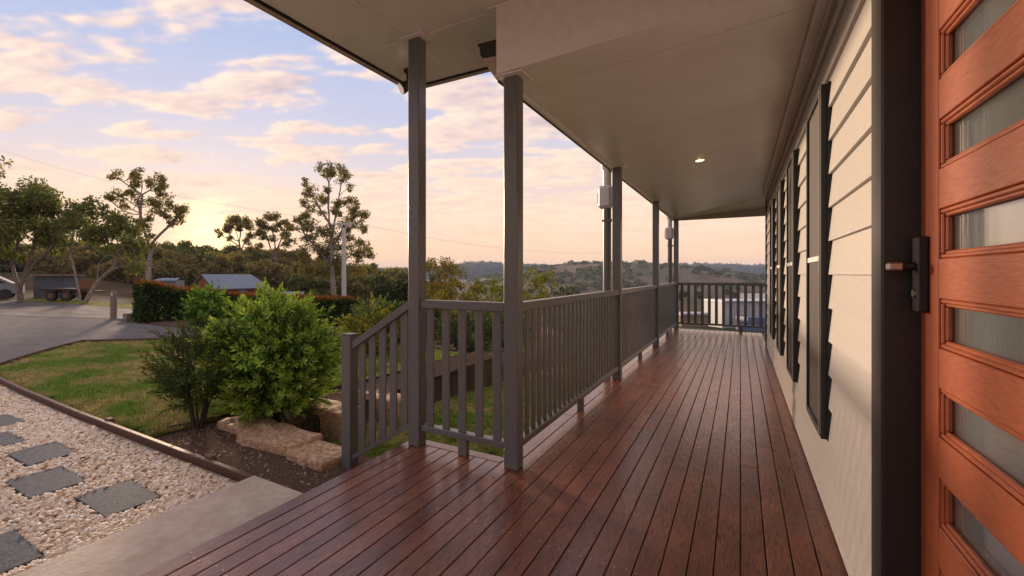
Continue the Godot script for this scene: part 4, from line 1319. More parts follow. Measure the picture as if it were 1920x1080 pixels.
	gum("tallest gum tree, narrow and ragged, behind the power pole", Vector3(-28.95, -1.13, -28.96), [[[-0.03,0.0],[-0.13,2.07],[-0.17,3.78],[-0.35,5.77],[-0.49,7.9],[-0.42,10.04]],[[-0.13,2.92],[-1.06,4.06],[-1.77,4.91],[-2.62,6.05]],[[-0.27,5.2],[0.22,7.9],[0.51,9.89]],[[-0.17,4.34],[0.79,6.19],[1.36,7.33]],[[-0.35,6.05],[-1.2,7.76],[-1.91,8.9]]], [[-1.2,11.32,0.37],[-0.84,11.49,0.34],[-0.35,11.32,0.46],[0.22,11.32,0.34],[0.72,11.1,0.43],[0.94,10.75,0.31],[-0.99,10.75,0.37],[-0.06,10.6,0.4],[0.65,10.32,0.37],[1.01,9.96,0.31],[-2.34,10.04,0.34],[-2.55,9.68,0.34],[-1.98,9.47,0.51],[-1.48,9.11,0.4],[-0.49,9.47,0.34],[-2.69,9.04,0.28],[-2.76,8.4,0.26],[-2.34,8.47,0.26],[1.08,8.97,0.34],[1.36,8.76,0.28],[0.51,8.61,0.34],[0.08,8.19,0.48],[-1.06,8.61,0.31],[-1.77,7.9,0.46],[1.36,8.04,0.48],[1.86,7.97,0.28],[0.51,7.62,0.51],[-1.2,7.76,0.37],[-0.49,8.33,0.31],[2.22,7.4,0.31],[2.78,7.19,0.4],[1.79,7.4,0.43],[1.08,7.19,0.43],[-3.33,6.98,0.34],[-2.62,7.19,0.43],[-2.05,7.19,0.37],[-3.19,6.19,0.37],[-2.55,6.48,0.46],[-1.63,6.05,0.71],[-0.63,5.91,0.68],[1.08,6.19,0.57],[1.93,6.48,0.46],[2.43,6.34,0.28],[2.64,5.91,0.2],[-1.91,5.06,0.71],[-0.63,4.91,0.85],[0.94,5.2,0.71],[1.93,4.91,0.57],[2.36,4.49,0.48],[2.71,4.2,0.43],[-2.55,5.48,0.43],[-2.34,3.92,0.71],[-1.06,3.78,0.85],[0.51,3.63,0.85],[1.93,3.78,0.57],[-1.34,2.64,0.85],[-0.06,2.35,0.85],[1.36,2.64,0.8],[2.93,3.92,0.28],[-2.55,2.92,0.71]], {"spread": 1.5, "density": 420.0, "l": 0.27, "w": 0.055, "r": 0.040, "bark": M["bark_white"], "cols": bronze})

func make_wood() -> void:
	# the wood behind the brick house: trees side by side on the rise
	var prof := [[-60, 452], [0, 462], [80, 458], [130, 446], [200, 470], [250, 455], [300, 462], [350, 456], [385, 466], [430, 464], [470, 466], [540, 470], [600, 486], [650, 490], [700, 497], [765, 506]]
	var k := 0
	var kinds := ["dark bushy", "olive rounded", "brownish thin-leaved"]
	var rows := ["back row", "middle row", "front row"]
	var places := [[140.0, "behind the broad dense gum"], [270.0, "behind the forked white gum"], [372.0, "behind the tall open gum"], [500.0, "behind the brick house"], [580.0, "beside the curved shed roof"], [690.0, "behind the tallest gum"], [900.0, "between power pole and porch post"]]
	var pal := [[Color(0.082, 0.117, 0.053), Color(0.124, 0.161, 0.065), Color(0.088, 0.105, 0.053)], [Color(0.176, 0.194, 0.070), Color(0.250, 0.252, 0.088), Color(0.133, 0.152, 0.065)], [Color(0.250, 0.199, 0.088), Color(0.308, 0.239, 0.105), Color(0.176, 0.157, 0.075)]]
	for row in 3:
		var px := -80.0 + row * 14.0
		while px < 770.0:
			var dep: float = [76.0, 65.0, 55.0][row] + rng.randf_range(-4, 4)
			var top := 0.0
			for q in range(1, prof.size()):
				if px <= prof[q][0]:
					top = lerpf(prof[q - 1][1], prof[q][1], clampf((px - prof[q - 1][0]) / (prof[q][0] - prof[q - 1][0]), 0, 1))
					break
			if top == 0.0:
				top = 506.0
			top += row * 13.0 + rng.randf_range(-5, 9)
			var base := SIDE * ((px - 822.0) / 885.0 * dep) + AWAY * dep
			base.y = land(base.x, base.z)
			var h := 1.175 + (514.0 - top) / 885.0 * dep - base.y
			if h > 2.0:
				var kind := rng.randi() % 3
				if px > 470 and kind == 0:
					kind = 2
				var w := rng.randf_range(2.6, 4.0)
				var cl := crown_clumps(w, h * 0.12, h * 0.95, 30, 0.95)
				var spot := ""
				for s in places:
					if px < s[0]:
						spot = s[1]
						break
				var lab := "%s tree in the %s of the wood, %s" % [kinds[kind], rows[row], spot]
				tree("wood_tree", lab, "tree", "trees of the wood", base, [[[0, 0], [rng.randf_range(-0.4, 0.4), h * 0.35], [rng.randf_range(-0.6, 0.6), h * 0.7]]], cl, {"spread": w * 0.75, "density": 150.0, "l": 0.42, "w": 0.11, "r": 0.035, "sub": 2, "bark": M["bark_pale"], "cols": pal[kind]})
			px += 26.0 + rng.randf_range(0, 12)
			k += 1

func make_near_trees() -> void:
	var gold := [Color(0.311, 0.257, 0.034), Color(0.405, 0.311, 0.047), Color(0.216, 0.203, 0.034), Color(0.338, 0.216, 0.041)]
	var lime := [Color(0.324, 0.324, 0.041), Color(0.405, 0.351, 0.047), Color(0.203, 0.230, 0.041)]
	var dull := [Color(0.09, 0.10, 0.03), Color(0.13, 0.12, 0.035), Color(0.06, 0.075, 0.025)]
	# [side, depth, top height, half width, label, palette, bark, clumps]
	var list := [
		[850.0, 18.0, 486.0, 1.05, "golden-leaved young tree with pale bare limbs between the porch posts", gold, "bark_white", 26],
		[925.0, 17.0, 520.0, 0.9, "rounded yellow-green tree right behind the corner post", lime, "bark_pale", 20],
		[1000.0, 16.0, 508.0, 0.75, "yellow-green tree just past the corner post with the tallest loose top", lime, "bark_pale", 22],
		[1065.0, 19.0, 546.0, 0.7, "low dull green tree peeping over the long railing", dull, "bark_pale", 14],
		[812.0, 15.0, 545.0, 0.5, "small golden shrubby tree close to the tall porch post", gold, "bark_pale", 12],
		[780.0, 40.0, 520.0, 2.2, "grey-green tree in the valley behind the tall porch post", dull, "bark_pale", 18],
		[735.0, 38.0, 530.0, 1.8, "dark green rounded tree by the valley road", [Color(0.03, 0.045, 0.02), Color(0.05, 0.065, 0.028)], "bark_dark", 18],
	]
	for t in list:
		var base: Vector3 = SIDE * ((t[0] - 822.0) / 885.0 * t[1]) + AWAY * t[1]
		base.y = land(base.x, base.z)
		var h: float = 1.175 + (514.0 - t[2]) / 885.0 * t[1] - base.y
		var cl := crown_clumps(t[3], h * 0.3, h * 0.95, t[7], 0.34 * t[1] / 18.0)
		tree("garden_tree", t[4], "tree", "", base, [[[0, 0], [0.1, h * 0.3], [-0.25, h * 0.62]], [[0.1, h * 0.3], [0.35, h * 0.55], [0.6, h * 0.75]], [[0.05, h * 0.2], [-0.4, h * 0.5], [-0.6, h * 0.7]]], cl, {"spread": t[3] * 0.8, "density": 520.0 / (t[1] / 18.0), "l": 0.13 * t[1] / 18.0, "w": 0.034 * t[1] / 18.0, "r": 0.017, "sub": 2, "bark": M[t[6]], "cols": t[5], "mat": M["leaf_soft"], "droop": 0.2})
	# bushes
	var old := [Color(0.10, 0.20, 0.035), Color(0.13, 0.24, 0.042), Color(0.065, 0.14, 0.03)]
	var young := [Color(0.30, 0.44, 0.07), Color(0.23, 0.37, 0.06), Color(0.38, 0.48, 0.10)]
	shoot_bush("leafy_bush", "large bright green feathery bush with lime new shoots above the sandstone wall", Vector3(-3.99, -0.30, -3.12), Vector3(0.58, 0.58, 0.48), 1150, 0.095, 0.0105, old, young, 0.75, 17, 0.17, 0.02)
	shoot_bush("leafy_bush", "smaller dark olive bush with bare lower stems beside the large bright bush", Vector3(-4.36, -0.31, -2.56), Vector3(0.36, 0.36, 0.34), 330, 0.075, 0.0065, [Color(0.04, 0.075, 0.024), Color(0.06, 0.095, 0.03)], [Color(0.13, 0.13, 0.035), Color(0.09, 0.115, 0.034)], 0.25, 18, 0.16, 0.22)
	var p := SIDE * ((386.0 - 822.0) / 885.0 * 13.0) + AWAY * 13.0
	p.y = land(p.x, p.z)
	shoot_bush("leafy_bush", "small upright light green shrub in front of the red-tipped hedge", p, Vector3(0.34, 0.45, 0.34), 210, 0.16, 0.03, [Color(0.07, 0.16, 0.03), Color(0.10, 0.21, 0.035)], [Color(0.2, 0.32, 0.05)], 0.4, 12, 0.28, 0.05)
	# low planting seen through the balusters
	var spots := [[-5.6, -6.5, 0.45, "yellow-tipped"], [-6.8, -9.6, 0.6, "dark glossy"], [-4.9, -8.8, 0.5, "grey-green"], [-7.6, -12.2, 0.7, "golden"], [-5.2, -11.5, 0.6, "mid-green"], [-3.4, -12.6, 0.5, "lime"], [-8.6, -10.2, 0.6, "pale green"], [-6.1, -7.9, 0.5, "deep green"], [-9.3, -14.0, 0.7, "olive"], [-2.6, -14.5, 0.5, "yellow-green"]]
	var tones := [[Color(0.20, 0.19, 0.03), Color(0.09, 0.12, 0.025)], [Color(0.03, 0.06, 0.02), Color(0.045, 0.08, 0.025)], [Color(0.09, 0.12, 0.05)], [Color(0.25, 0.2, 0.03), Color(0.13, 0.13, 0.03)], [Color(0.06, 0.12, 0.03)], [Color(0.22, 0.25, 0.04)], [Color(0.13, 0.18, 0.05)], [Color(0.035, 0.075, 0.02)], [Color(0.10, 0.11, 0.03)], [Color(0.2, 0.2, 0.035)]]
	for k in spots.size():
		var s: Array = spots[k]
		shoot_bush("garden_shrub", "%s shrub in the garden seen between the balusters" % s[3], Vector3(s[0], land(s[0], s[1]), s[1]), Vector3(s[2], s[2] * 0.8, s[2]), 170, 0.13, 0.022, tones[k], [tones[k][0] * 1.25], 0.3, 11, 0.25, 0.05)

func make_hedge() -> void:
	# clipped hedge with red new growth
	var a := Vector3(-15.75, 0, -7.3)
	var b := Vector3(-13.6, 0, -14.7)
	var t := thing("hedge", "long clipped dark green hedge with red-orange new tips along the driveway", "hedge", a)
	var lf := MB.new()
	var tips := MB.new()
	var wood := MB.new()
	var dirv := (b - a).normalized()
	var acr := Vector3.UP.cross(dirv)
	var ln := (b - a).length()
	var green := [Color(0.030, 0.058, 0.019), Color(0.045, 0.078, 0.025), Color(0.065, 0.10, 0.028), Color(0.026, 0.045, 0.017)]
	var red := [Color(0.26, 0.075, 0.022), Color(0.33, 0.11, 0.03), Color(0.19, 0.075, 0.02), Color(0.16, 0.10, 0.025)]
	var nz := FastNoiseLite.new()
	nz.seed = 6
	nz.frequency = 0.7
	for k in 30000:
		var s := rng.randf() * ln
		var q := a + dirv * s
		var g := land(q.x, q.z)
		var topy := ramp(s / ln, [0.0, 0.12, 0.25, 0.5, 0.75, 1.0], [0.82, 0.66, 0.48, 0.30, 0.17, 0.05]) + nz.get_noise_1d(s * 2.0) * 0.10
		var hw := 0.62 + nz.get_noise_2d(s, 5.0) * 0.15
		var u := rng.randf()
		var off := 0.0
		var y := 0.0
		if u < 0.36:
			off = hw * (0.78 + 0.25 * rng.randf())
			y = lerpf(g + 0.03, topy, rng.randf())
		elif u < 0.5:
			off = -hw * (0.8 + 0.2 * rng.randf())
			y = lerpf(g + 0.03, topy, rng.randf())
		elif u < 0.82:
			off = rng.randf_range(-hw, hw)
			y = topy - 0.12 * rng.randf()
		else:
			off = rng.randf_range(-hw, hw)
			y = lerpf(g + 0.03, topy, rng.randf())
			if rng.randf() < 0.5:
				s = rng.randf_range(0.0, 0.25)
				q = a + dirv * s
		var ld := (rdir() + Vector3(0, 0.35, 0)).normalized()
		var p := Vector3(q.x, y, q.z) + acr * off - a
		var col: Color = green[rng.randi() % 4] * rng.randf_range(0.8, 1.25)
		col.a = 1
		lf.leaf(p, ld, ld.cross(rdir()).normalized(), rng.randf_range(0.09, 0.15), 0.032, col)
	for k in 950:
		var s := rng.randf() * ln
		var q := a + dirv * s
		var topy := ramp(s / ln, [0.0, 0.12, 0.25, 0.5, 0.75, 1.0], [0.82, 0.66, 0.48, 0.30, 0.17, 0.05]) + nz.get_noise_1d(s * 2.0) * 0.10
		var off := rng.randf_range(-0.6, 0.66)
		var y := topy - 0.05
		if rng.randf() < 0.22:
			off = 0.62
			y = topy - rng.randf() * 0.6
		var p := Vector3(q.x, y, q.z) + acr * off - a
		var hgt := rng.randf_range(0.08, 0.24)
		for m in 8:
			var ld := (rdir() * 0.8 + Vector3(0, 0.9, 0)).normalized()
			var col: Color = red[rng.randi() % 4] * rng.randf_range(0.8, 1.2)
			col.a = 1
			tips.leaf(p + Vector3(0, hgt * m / 8.0, 0), ld, ld.cross(rdir()).normalized(), 0.10, 0.024, col)
	for k in 14:
		var q2 := dirv * ln * (k + 0.5) / 14.0
		var g2 := land(a.x + q2.x, a.z + q2.z)
		wood.tube([q2 + Vector3(0, g2 - 0.05, 0), q2 + Vector3(0.05, g2 + 0.5, 0.05), q2 + Vector3(0, g2 + 0.85, 0)], [0.04, 0.03, 0.015], 6, false)
	part(t, "stems", wood.mesh(), M["bark_dark"])
	part(t, "foliage", lf.mesh(), M["leaf_soft"])
	part(t, "new_growth", tips.mesh(), M["leaf_soft"])

func make_far_things() -> void:
	# timber bollard and low marker at the driveway mouth
	var bo := thing("timber_bollard", "single grey timber bollard where the driveway meets the road", "bollard", Vector3(-17.34, -0.3, -7.3))
	var bb := MB.new()
	bb.tube([Vector3(0, -0.1, 0), Vector3(0.01, 0.5, 0), Vector3(0.0, 0.9, 0.0), Vector3(0.0, 0.92, 0.0)], [0.1, 0.098, 0.095, 0.08], 12)
	part(bo, "shaft", bb.mesh(), M["post_timber"])
	bx(bo, "reflector", Vector3(0.055, 0.78, 0.06), Vector3(0.085, 0.86, 0.095), M["trim_white"])
	var mk := thing("marker_stone", "low squared concrete marker beside the end of the hedge", "stone", Vector3(-16.5, -0.3, -7.35))
	var mb := MB.new()
	mb.cbox(Vector3(0, 0.08, 0), Vector3(0.26, 0.3, 0.2), 0.03)
	part(mk, "body", mb.mesh(), M["post_timber"])
	bx(mk, "flap", Vector3(-0.55, -0.005, -0.12), Vector3(-0.14, 0.06, 0.12), M["car_grey"], 0.01)
	# power pole
	var pl := thing("power_pole", "slim grey power pole with a cross-arm at the hedge end", "pole", Vector3(-21.23, land(-21.23, -22.03), -22.03))
	var ph := 4.36 - land(-21.23, -22.03)
	var pb := MB.new()
	pb.tube([Vector3(0, -0.3, 0), Vector3(0, ph * 0.5, 0), Vector3(0, ph - 0.25, 0)], [0.17, 0.145, 0.12], 12)
	part(pl, "shaft", pb.mesh(), M["galvanised"])
	part(pl, "cross_arm", box_mesh(Vector3(1.25, 0.11, 0.1), 0.01), M["galvanised"], SIDE * -0.1 + Vector3(0, ph, 0), Basis(SIDE, Vector3.UP, SIDE.cross(Vector3.UP)))
	for s in [-1.0, 1.0]:
		var br := MB.new()
		br.tube([Vector3(0, ph - 0.45, 0), SIDE * 0.28 * s + Vector3(0, ph - 0.05, 0)], [0.045, 0.045], 6)
		part(pl, "brace", br.mesh(), M["galvanised"])
		var ib := MB.new()
		ib.tube([SIDE * (0.45 * s - 0.1) + Vector3(0, ph + 0.05, 0), SIDE * (0.45 * s - 0.1) + Vector3(0, ph + 0.17, 0)], [0.04, 0.03], 8)
		part(pl, "insulator", ib.mesh(), M["trim_white"])
	var lines := [["thin power line dropping from the pole arm towards the valley", SIDE * 0.35, Vector3(10.0, -1.2, -26.0)], ["thin power line crossing the sky from the pole arm over the wood", SIDE * -0.55, Vector3(-40.0, 9.0, 6.0)]]
	for l in lines:
		var wb := MB.new()
		var p0: Vector3 = l[1] + Vector3(0, ph + 0.17, 0)
		var p1: Vector3 = p0 + l[2]
		var ps := []
		var rs := []
		for k in 13:
			var f := k / 12.0
			ps.append(p0.lerp(p1, f) + Vector3(0, -1.4 * 4.0 * f * (1.0 - f) * 0.5, 0))
			rs.append(0.007)
		wb.tube(ps, rs, 5)
		var wo := part(self, "power_line", wb.mesh(), M["car_grey"], pl.position)
		tag(wo, l[0], "power line", "power lines")
	# brick house with a metal roof
	var hb := Vector3(-39.5, land(-38, -25.5), -24.5)
	var h := thing("brick_house", "small red brick house with a pale blue metal gable roof beyond the hedge", "house", hb)
	var up := -hb.y
	var along := Vector3(-0.12, 0, -0.993).normalized()
	var bas := Basis(along, Vector3.UP, along.cross(Vector3.UP))
	var L := 6.0
	var W := 2.9
	var eave := -0.05 + up
	var ridge := 1.16 + up
	var q := func(x: float, y: float, z: float) -> Vector3:
		return bas * Vector3(x, y, z)
	var wl := MB.new()
	wl.cbox(q.call(L / 2 + 0.15, eave / 2, -W / 2), Vector3(L - 0.3, eave, W - 0.3), 0.0, bas)
	for x in [0.151, L + 0.149]:
		wl.tri_out(q.call(x, eave, -0.15), q.call(x, eave, -W + 0.15), q.call(x, ridge - 0.1, -W / 2), bas * Vector3(-1 if x < 1 else 1, 0, 0))
	part(h, "wall", wl.mesh(), M["brick_red"])
	for s in [0, 1]:
		var rb := MB.new()
		var ze := 0.25 if s == 0 else -W - 0.25
		var p0: Vector3 = q.call(-0.1, eave - 0.1, ze)
		var p1: Vector3 = q.call(L + 0.6, eave - 0.1, ze)
		var p2: Vector3 = q.call(L - 0.4, ridge, -W / 2)
		var p3: Vector3 = q.call(0.0, ridge, -W / 2)
		rb.quad_out(p0, p1, p2, p3, Vector3.UP)
		rb.quad_out(p0 - Vector3(0, 0.06, 0), p1 - Vector3(0, 0.06, 0), p2 - Vector3(0, 0.06, 0), p3 - Vector3(0, 0.06, 0), Vector3.DOWN)
		rb.quad_out(p0, p1, p1 - Vector3(0, 0.06, 0), p0 - Vector3(0, 0.06, 0), bas * Vector3(0, 0, 1 if s == 0 else -1))
		rb.quad_out(p0, p3, p3 - Vector3(0, 0.06, 0), p0 - Vector3(0, 0.06, 0), bas * Vector3(-1, 0, 0))
		part(h, "roof_side", rb.mesh(), M["roof_sheet"])
	var fl := MB.new()
	fl.tube([q.call(1.25, eave + 0.3, -0.6), q.call(1.25, eave + 1.05, -0.6)], [0.06, 0.06], 8)
	part(h, "flue", fl.mesh(), M["galvanised"])
	part(h, "window", box_mesh(Vector3(0.9, 0.7, 0.06), 0.01), M["car_grey"], q.call(3.4, eave - 0.55, -0.13), bas)
	part(h, "gable_sign", box_mesh(Vector3(0.05, 0.38, 1.3), 0.01), M["car_white"], q.call(0.1, eave - 0.38, -W / 2), bas)
	bas = Basis(SIDE, Vector3.UP, SIDE.cross(Vector3.UP))
	# little shed roof beside it, and the carport roof behind the hedge corner
	low_roof("garden_shed", "low open shed with a curved grey roof beside the brick house", Vector3(-33.6, 0, -27.6), 1.9, -0.35, 0.36, M["roof_sheet"])
	low_roof("carport", "low blue-grey carport roof behind the hedge corner", Vector3(-34.6, 0, -18.15), 0.9, 0.9, 0.16, M["roof_sheet"])
	low_roof("cottage", "low cottage with a dusty red roof down the garden slope", Vector3(-10.2, 0, -33.5), 4.2, -2.6, 0.9, M["roof_red"])
	# parked things under the gums
	trailer()
	car("parked_car", "dark grey car mostly hidden behind the leaning gum trunks", Vector3(-37.2, -0.3, -8.6), 1.2, M["car_grey"])
	var lean := MB.new()
	var ls := thing("lean_to", "tin lean-to with a flat roof behind the trailer under the gums", "shed", Vector3(-35.7, -0.3, -11.9))
	part(ls, "wall", box_mesh(Vector3(1.9, 1.35, 1.2), 0.01), M["shed_blue"], Vector3(0, 0.67, 0), bas)
	part(ls, "roof", box_mesh(Vector3(2.4, 0.1, 1.7), 0.01), M["sandstone_weathered"], Vector3(0, 1.41, 0), bas)
	# picket fence by the pole
	var pf := thing("picket_fence", "short pale picket fence beyond the power pole", "fence", Vector3(-20.7, land(-20.7, -23.5), -23.5))
	var fy := -1.42 - land(-20.7, -23.5)
	part(pf, "rail", box_mesh(Vector3(1.55, 0.05, 0.04), 0.0), M["post_timber"], SIDE * 0.75 + Vector3(0, fy, 0), bas)
	part(pf, "rail", box_mesh(Vector3(1.55, 0.05, 0.04), 0.0), M["post_timber"], SIDE * 0.75 + Vector3(0, fy - 0.45, 0), bas)
	for k in 10:
		part(pf, "picket", box_mesh(Vector3(0.06, fy + 0.3, 0.03), 0.0), M["post_timber"], SIDE * (0.05 + 0.155 * k) + Vector3(0, fy / 2 - 0.12, 0) + Vector3(0.03, 0, 0.04), bas)
	# metal shed and container in the valley
	var sh := thing("metal_shed", "large pale metal shed in the valley behind the far railing", "shed", Vector3(0.6, land(0.6, -71), -71.0))
	var sy := -2.15 - land(0.6, -71)
	part(sh, "wall", box_mesh(Vector3(8.4, sy - 0.1, 4.0), 0.02), M["shed_wall"], Vector3(0, sy / 2, 0), bas)
	part(sh, "roof", box_mesh(Vector3(8.8, 0.16, 4.6), 0.02), M["roof_metal"], Vector3(0, sy + 0.03, 0), bas)
	for k in 14:
		part(sh, "wall_rib", box_mesh(Vector3(0.08, sy - 0.2, 0.06), 0.0), M["shed_wall"], Vector3(0, sy / 2, 0) + bas * Vector3(-3.9 + k * 0.6, 0, 2.03), bas)
	part(sh, "bay_shade_panel", box_mesh(Vector3(0.9, sy * 0.5, 0.08), 0.0), M["car_grey"], bas * Vector3(-2.0, 0, 2.06) + Vector3(0, sy * 0.26, 0), bas)  # solid dark panel stands in for the shade inside a bay
	var ct := thing("shipping_container", "dark blue shipping container standing before the metal shed", "container", Vector3(2.3, land(2.3, -66), -66.0))
	part(ct, "body", box_mesh(Vector3(5.2, 1.7, 2.2), 0.02), M["container_blue"], Vector3(0, 0.85, 0), bas)
	for k in 16:
		part(ct, "corrugation", box_mesh(Vector3(0.14, 1.5, 0.05), 0.0), M["container_blue"], bas * Vector3(-2.4 + k * 0.32, 0, 1.13) + Vector3(0, 0.85, 0), bas)
	var lt := thing("low_tank", "low pale flat-roofed pump house beside the metal shed", "shed", Vector3(-5.2, land(-5.2, -66), -66.0))
	part(lt, "wall", box_mesh(Vector3(3.2, 1.5, 2.0), 0.02), M["sandstone_weathered"], Vector3(0, 0.75, 0), bas)
	part(lt, "roof", box_mesh(Vector3(3.6, 0.25, 2.4), 0.02), M["shed_wall"], Vector3(0, 1.62, 0), bas)
	# floodlight under the porch eave
	var fl2 := thing("floodlight", "small black floodlight under the porch eave beside the tall post", "light", Vector3(-2.22, 2.80, -3.02))
	bx(fl2, "base", Vector3(-0.025, -0.03, -0.025), Vector3(0.025, -0.001, 0.025), M["black"])
	var ar := MB.new()
	ar.tube([Vector3(0, -0.03, 0), Vector3(0, -0.1, 0), Vector3(-0.02, -0.13, 0)], [0.014, 0.014, 0.014], 8)
	part(fl2, "arm", ar.mesh(), M["black"])
	var hd := MB.new()
	var ax := (SIDE * -0.75 + Vector3(0, -0.5, 0) + AWAY * -0.3).normalized()
	hd.tube([Vector3(0.02, -0.125, 0), Vector3(0.02, -0.125, 0) + ax * 0.07, Vector3(0.02, -0.125, 0) + ax * 0.085], [0.035, 0.047, 0.047], 16)
	part(fl2, "head", hd.mesh(), M["black"])
	var le := MB.new()
	le.tube([Vector3(0.02, -0.125, 0) + ax * 0.0855, Vector3(0.02, -0.125, 0) + ax * 0.088], [0.04, 0.04], 16)
	part(fl2, "lens", le.mesh(), M["pvc"])

func low_roof(called: String, label: String, at: Vector3, half: float, top: float, rise: float, m: Material) -> void:
	at.y = land(at.x, at.z)
	var t := thing(called, label, "building", at)
	var bas := Basis(SIDE, Vector3.UP, SIDE.cross(Vector3.UP))
	var h := top - at.y
	var wl := MB.new()
	wl.cbox(Vector3(0, (h - rise) / 2, 0), Vector3(half * 1.8, h - rise, half * 1.2), 0.0, bas)
	part(t, "wall", wl.mesh(), M["brick_red"] if m == M["roof_red"] else M["car_grey"])
	for s in [-1.0, 1.0]:
		var rb := MB.new()
		var p0 := bas * Vector3(-half, 0, s * half * 0.75) + Vector3(0, h - rise, 0)
		var p1 := bas * Vector3(half, 0, s * half * 0.75) + Vector3(0, h - rise, 0)
		var p2 := bas * Vector3(half * 0.9, 0, 0) + Vector3(0, h, 0)
		var p3 := bas * Vector3(-half * 0.6, 0, 0) + Vector3(0, h, 0)
		rb.quad_out(p0, p1, p2, p3, Vector3.UP)
		rb.quad_out(p0, p1, p1 - Vector3(0, 0.08, 0), p0 - Vector3(0, 0.08, 0), bas * Vector3(0, 0, s))
		part(t, "roof_side", rb.mesh(), m)

func trailer() -> void:
	var t := thing("flatbed_trailer", "old rusty flatbed trailer parked under the gums", "trailer", Vector3(-31.2, -0.28, -10.9))
	var bas := Basis(SIDE, Vector3.UP, SIDE.cross(Vector3.UP))
	part(t, "bed", box_mesh(Vector3(2.3, 0.12, 1.2), 0.01), M["bark_dark"], Vector3(0, 0.62, 0), bas)
	part(t, "headboard", box_mesh(Vector3(0.08, 0.55, 1.2), 0.01), M["rust"], bas * Vector3(1.1, 0.9, 0), bas)
	part(t, "chassis", box_mesh(Vector3(3.2, 0.1, 0.5), 0.01), M["rust"], bas * Vector3(0.3, 0.5, 0), bas)
	for s in [[-0.4, 0.62], [0.4, 0.62], [-0.4, -0.62], [0.4, -0.62]]:
		var w := Node3D.new()
		w.name = "wheel"
		w.position = bas * Vector3(s[0], 0.3, s[1])
		t.add_child(w, true)
		var wb := MB.new()
		wb.tube([bas * Vector3(0, 0, -0.09), bas * Vector3(0, 0, 0.09)], [0.3, 0.3], 16)
		part(w, "tyre", wb.mesh(), M["black"])
		var rb := MB.new()
		rb.tube([bas * Vector3(0, 0, -0.1), bas * Vector3(0, 0, 0.1)], [0.15, 0.15], 12)
		part(w, "rim", rb.mesh(), M["rust"])

func car(called: String, label: String, at: Vector3, turn: float, m: Material) -> void:
	var t := thing(called, label, "car", at)
	t.rotation.y = turn
	var prof := [Vector2(-2.0, 0.3), Vector2(-2.05, 0.7), Vector2(-1.1, 0.85), Vector2(-0.5, 1.32), Vector2(0.9, 1.36), Vector2(1.6, 0.95), Vector2(2.0, 0.88), Vector2(2.05, 0.35)]
	var b := MB.new()
	for k in prof.size():
		var p0: Vector2 = prof[k]
		var p1: Vector2 = prof[(k + 1) % prof.size()]
		b.quad_out(Vector3(p0.x, p0.y, -0.8), Vector3(p1.x, p1.y, -0.8), Vector3(p1.x, p1.y, 0.8), Vector3(p0.x, p0.y, 0.8), Vector3((p0.x + p1.x) / 2, (p0.y + p1.y) / 2 - 0.6, 0))
	for s in [-0.8, 0.8]:
		for k in range(1, prof.size() - 1):
			b.tri_out(Vector3(prof[0].x, prof[0].y, s), Vector3(prof[k].x, prof[k].y, s), Vector3(prof[k + 1].x, prof[k + 1].y, s), Vector3(0, 0, s))
	part(t, "body", b.mesh(), m)
	for s in [-0.805, 0.805]:
		var g := MB.new()
		g.quad_out(Vector3(-0.9, 0.88, s), Vector3(-0.45, 1.25, s), Vector3(0.8, 1.28, s), Vector3(1.35, 0.95, s), Vector3(0, 0, s))
		part(t, "side_glass", g.mesh(), M["black"])
		for x in [-1.3, 1.3]:
			var w := MB.new()
			w.tube([Vector3(x, 0.31, s * 0.85), Vector3(x, 0.31, s * 1.03)], [0.31, 0.31], 16)
			part(t, "wheel", w.mesh(), M["black"])

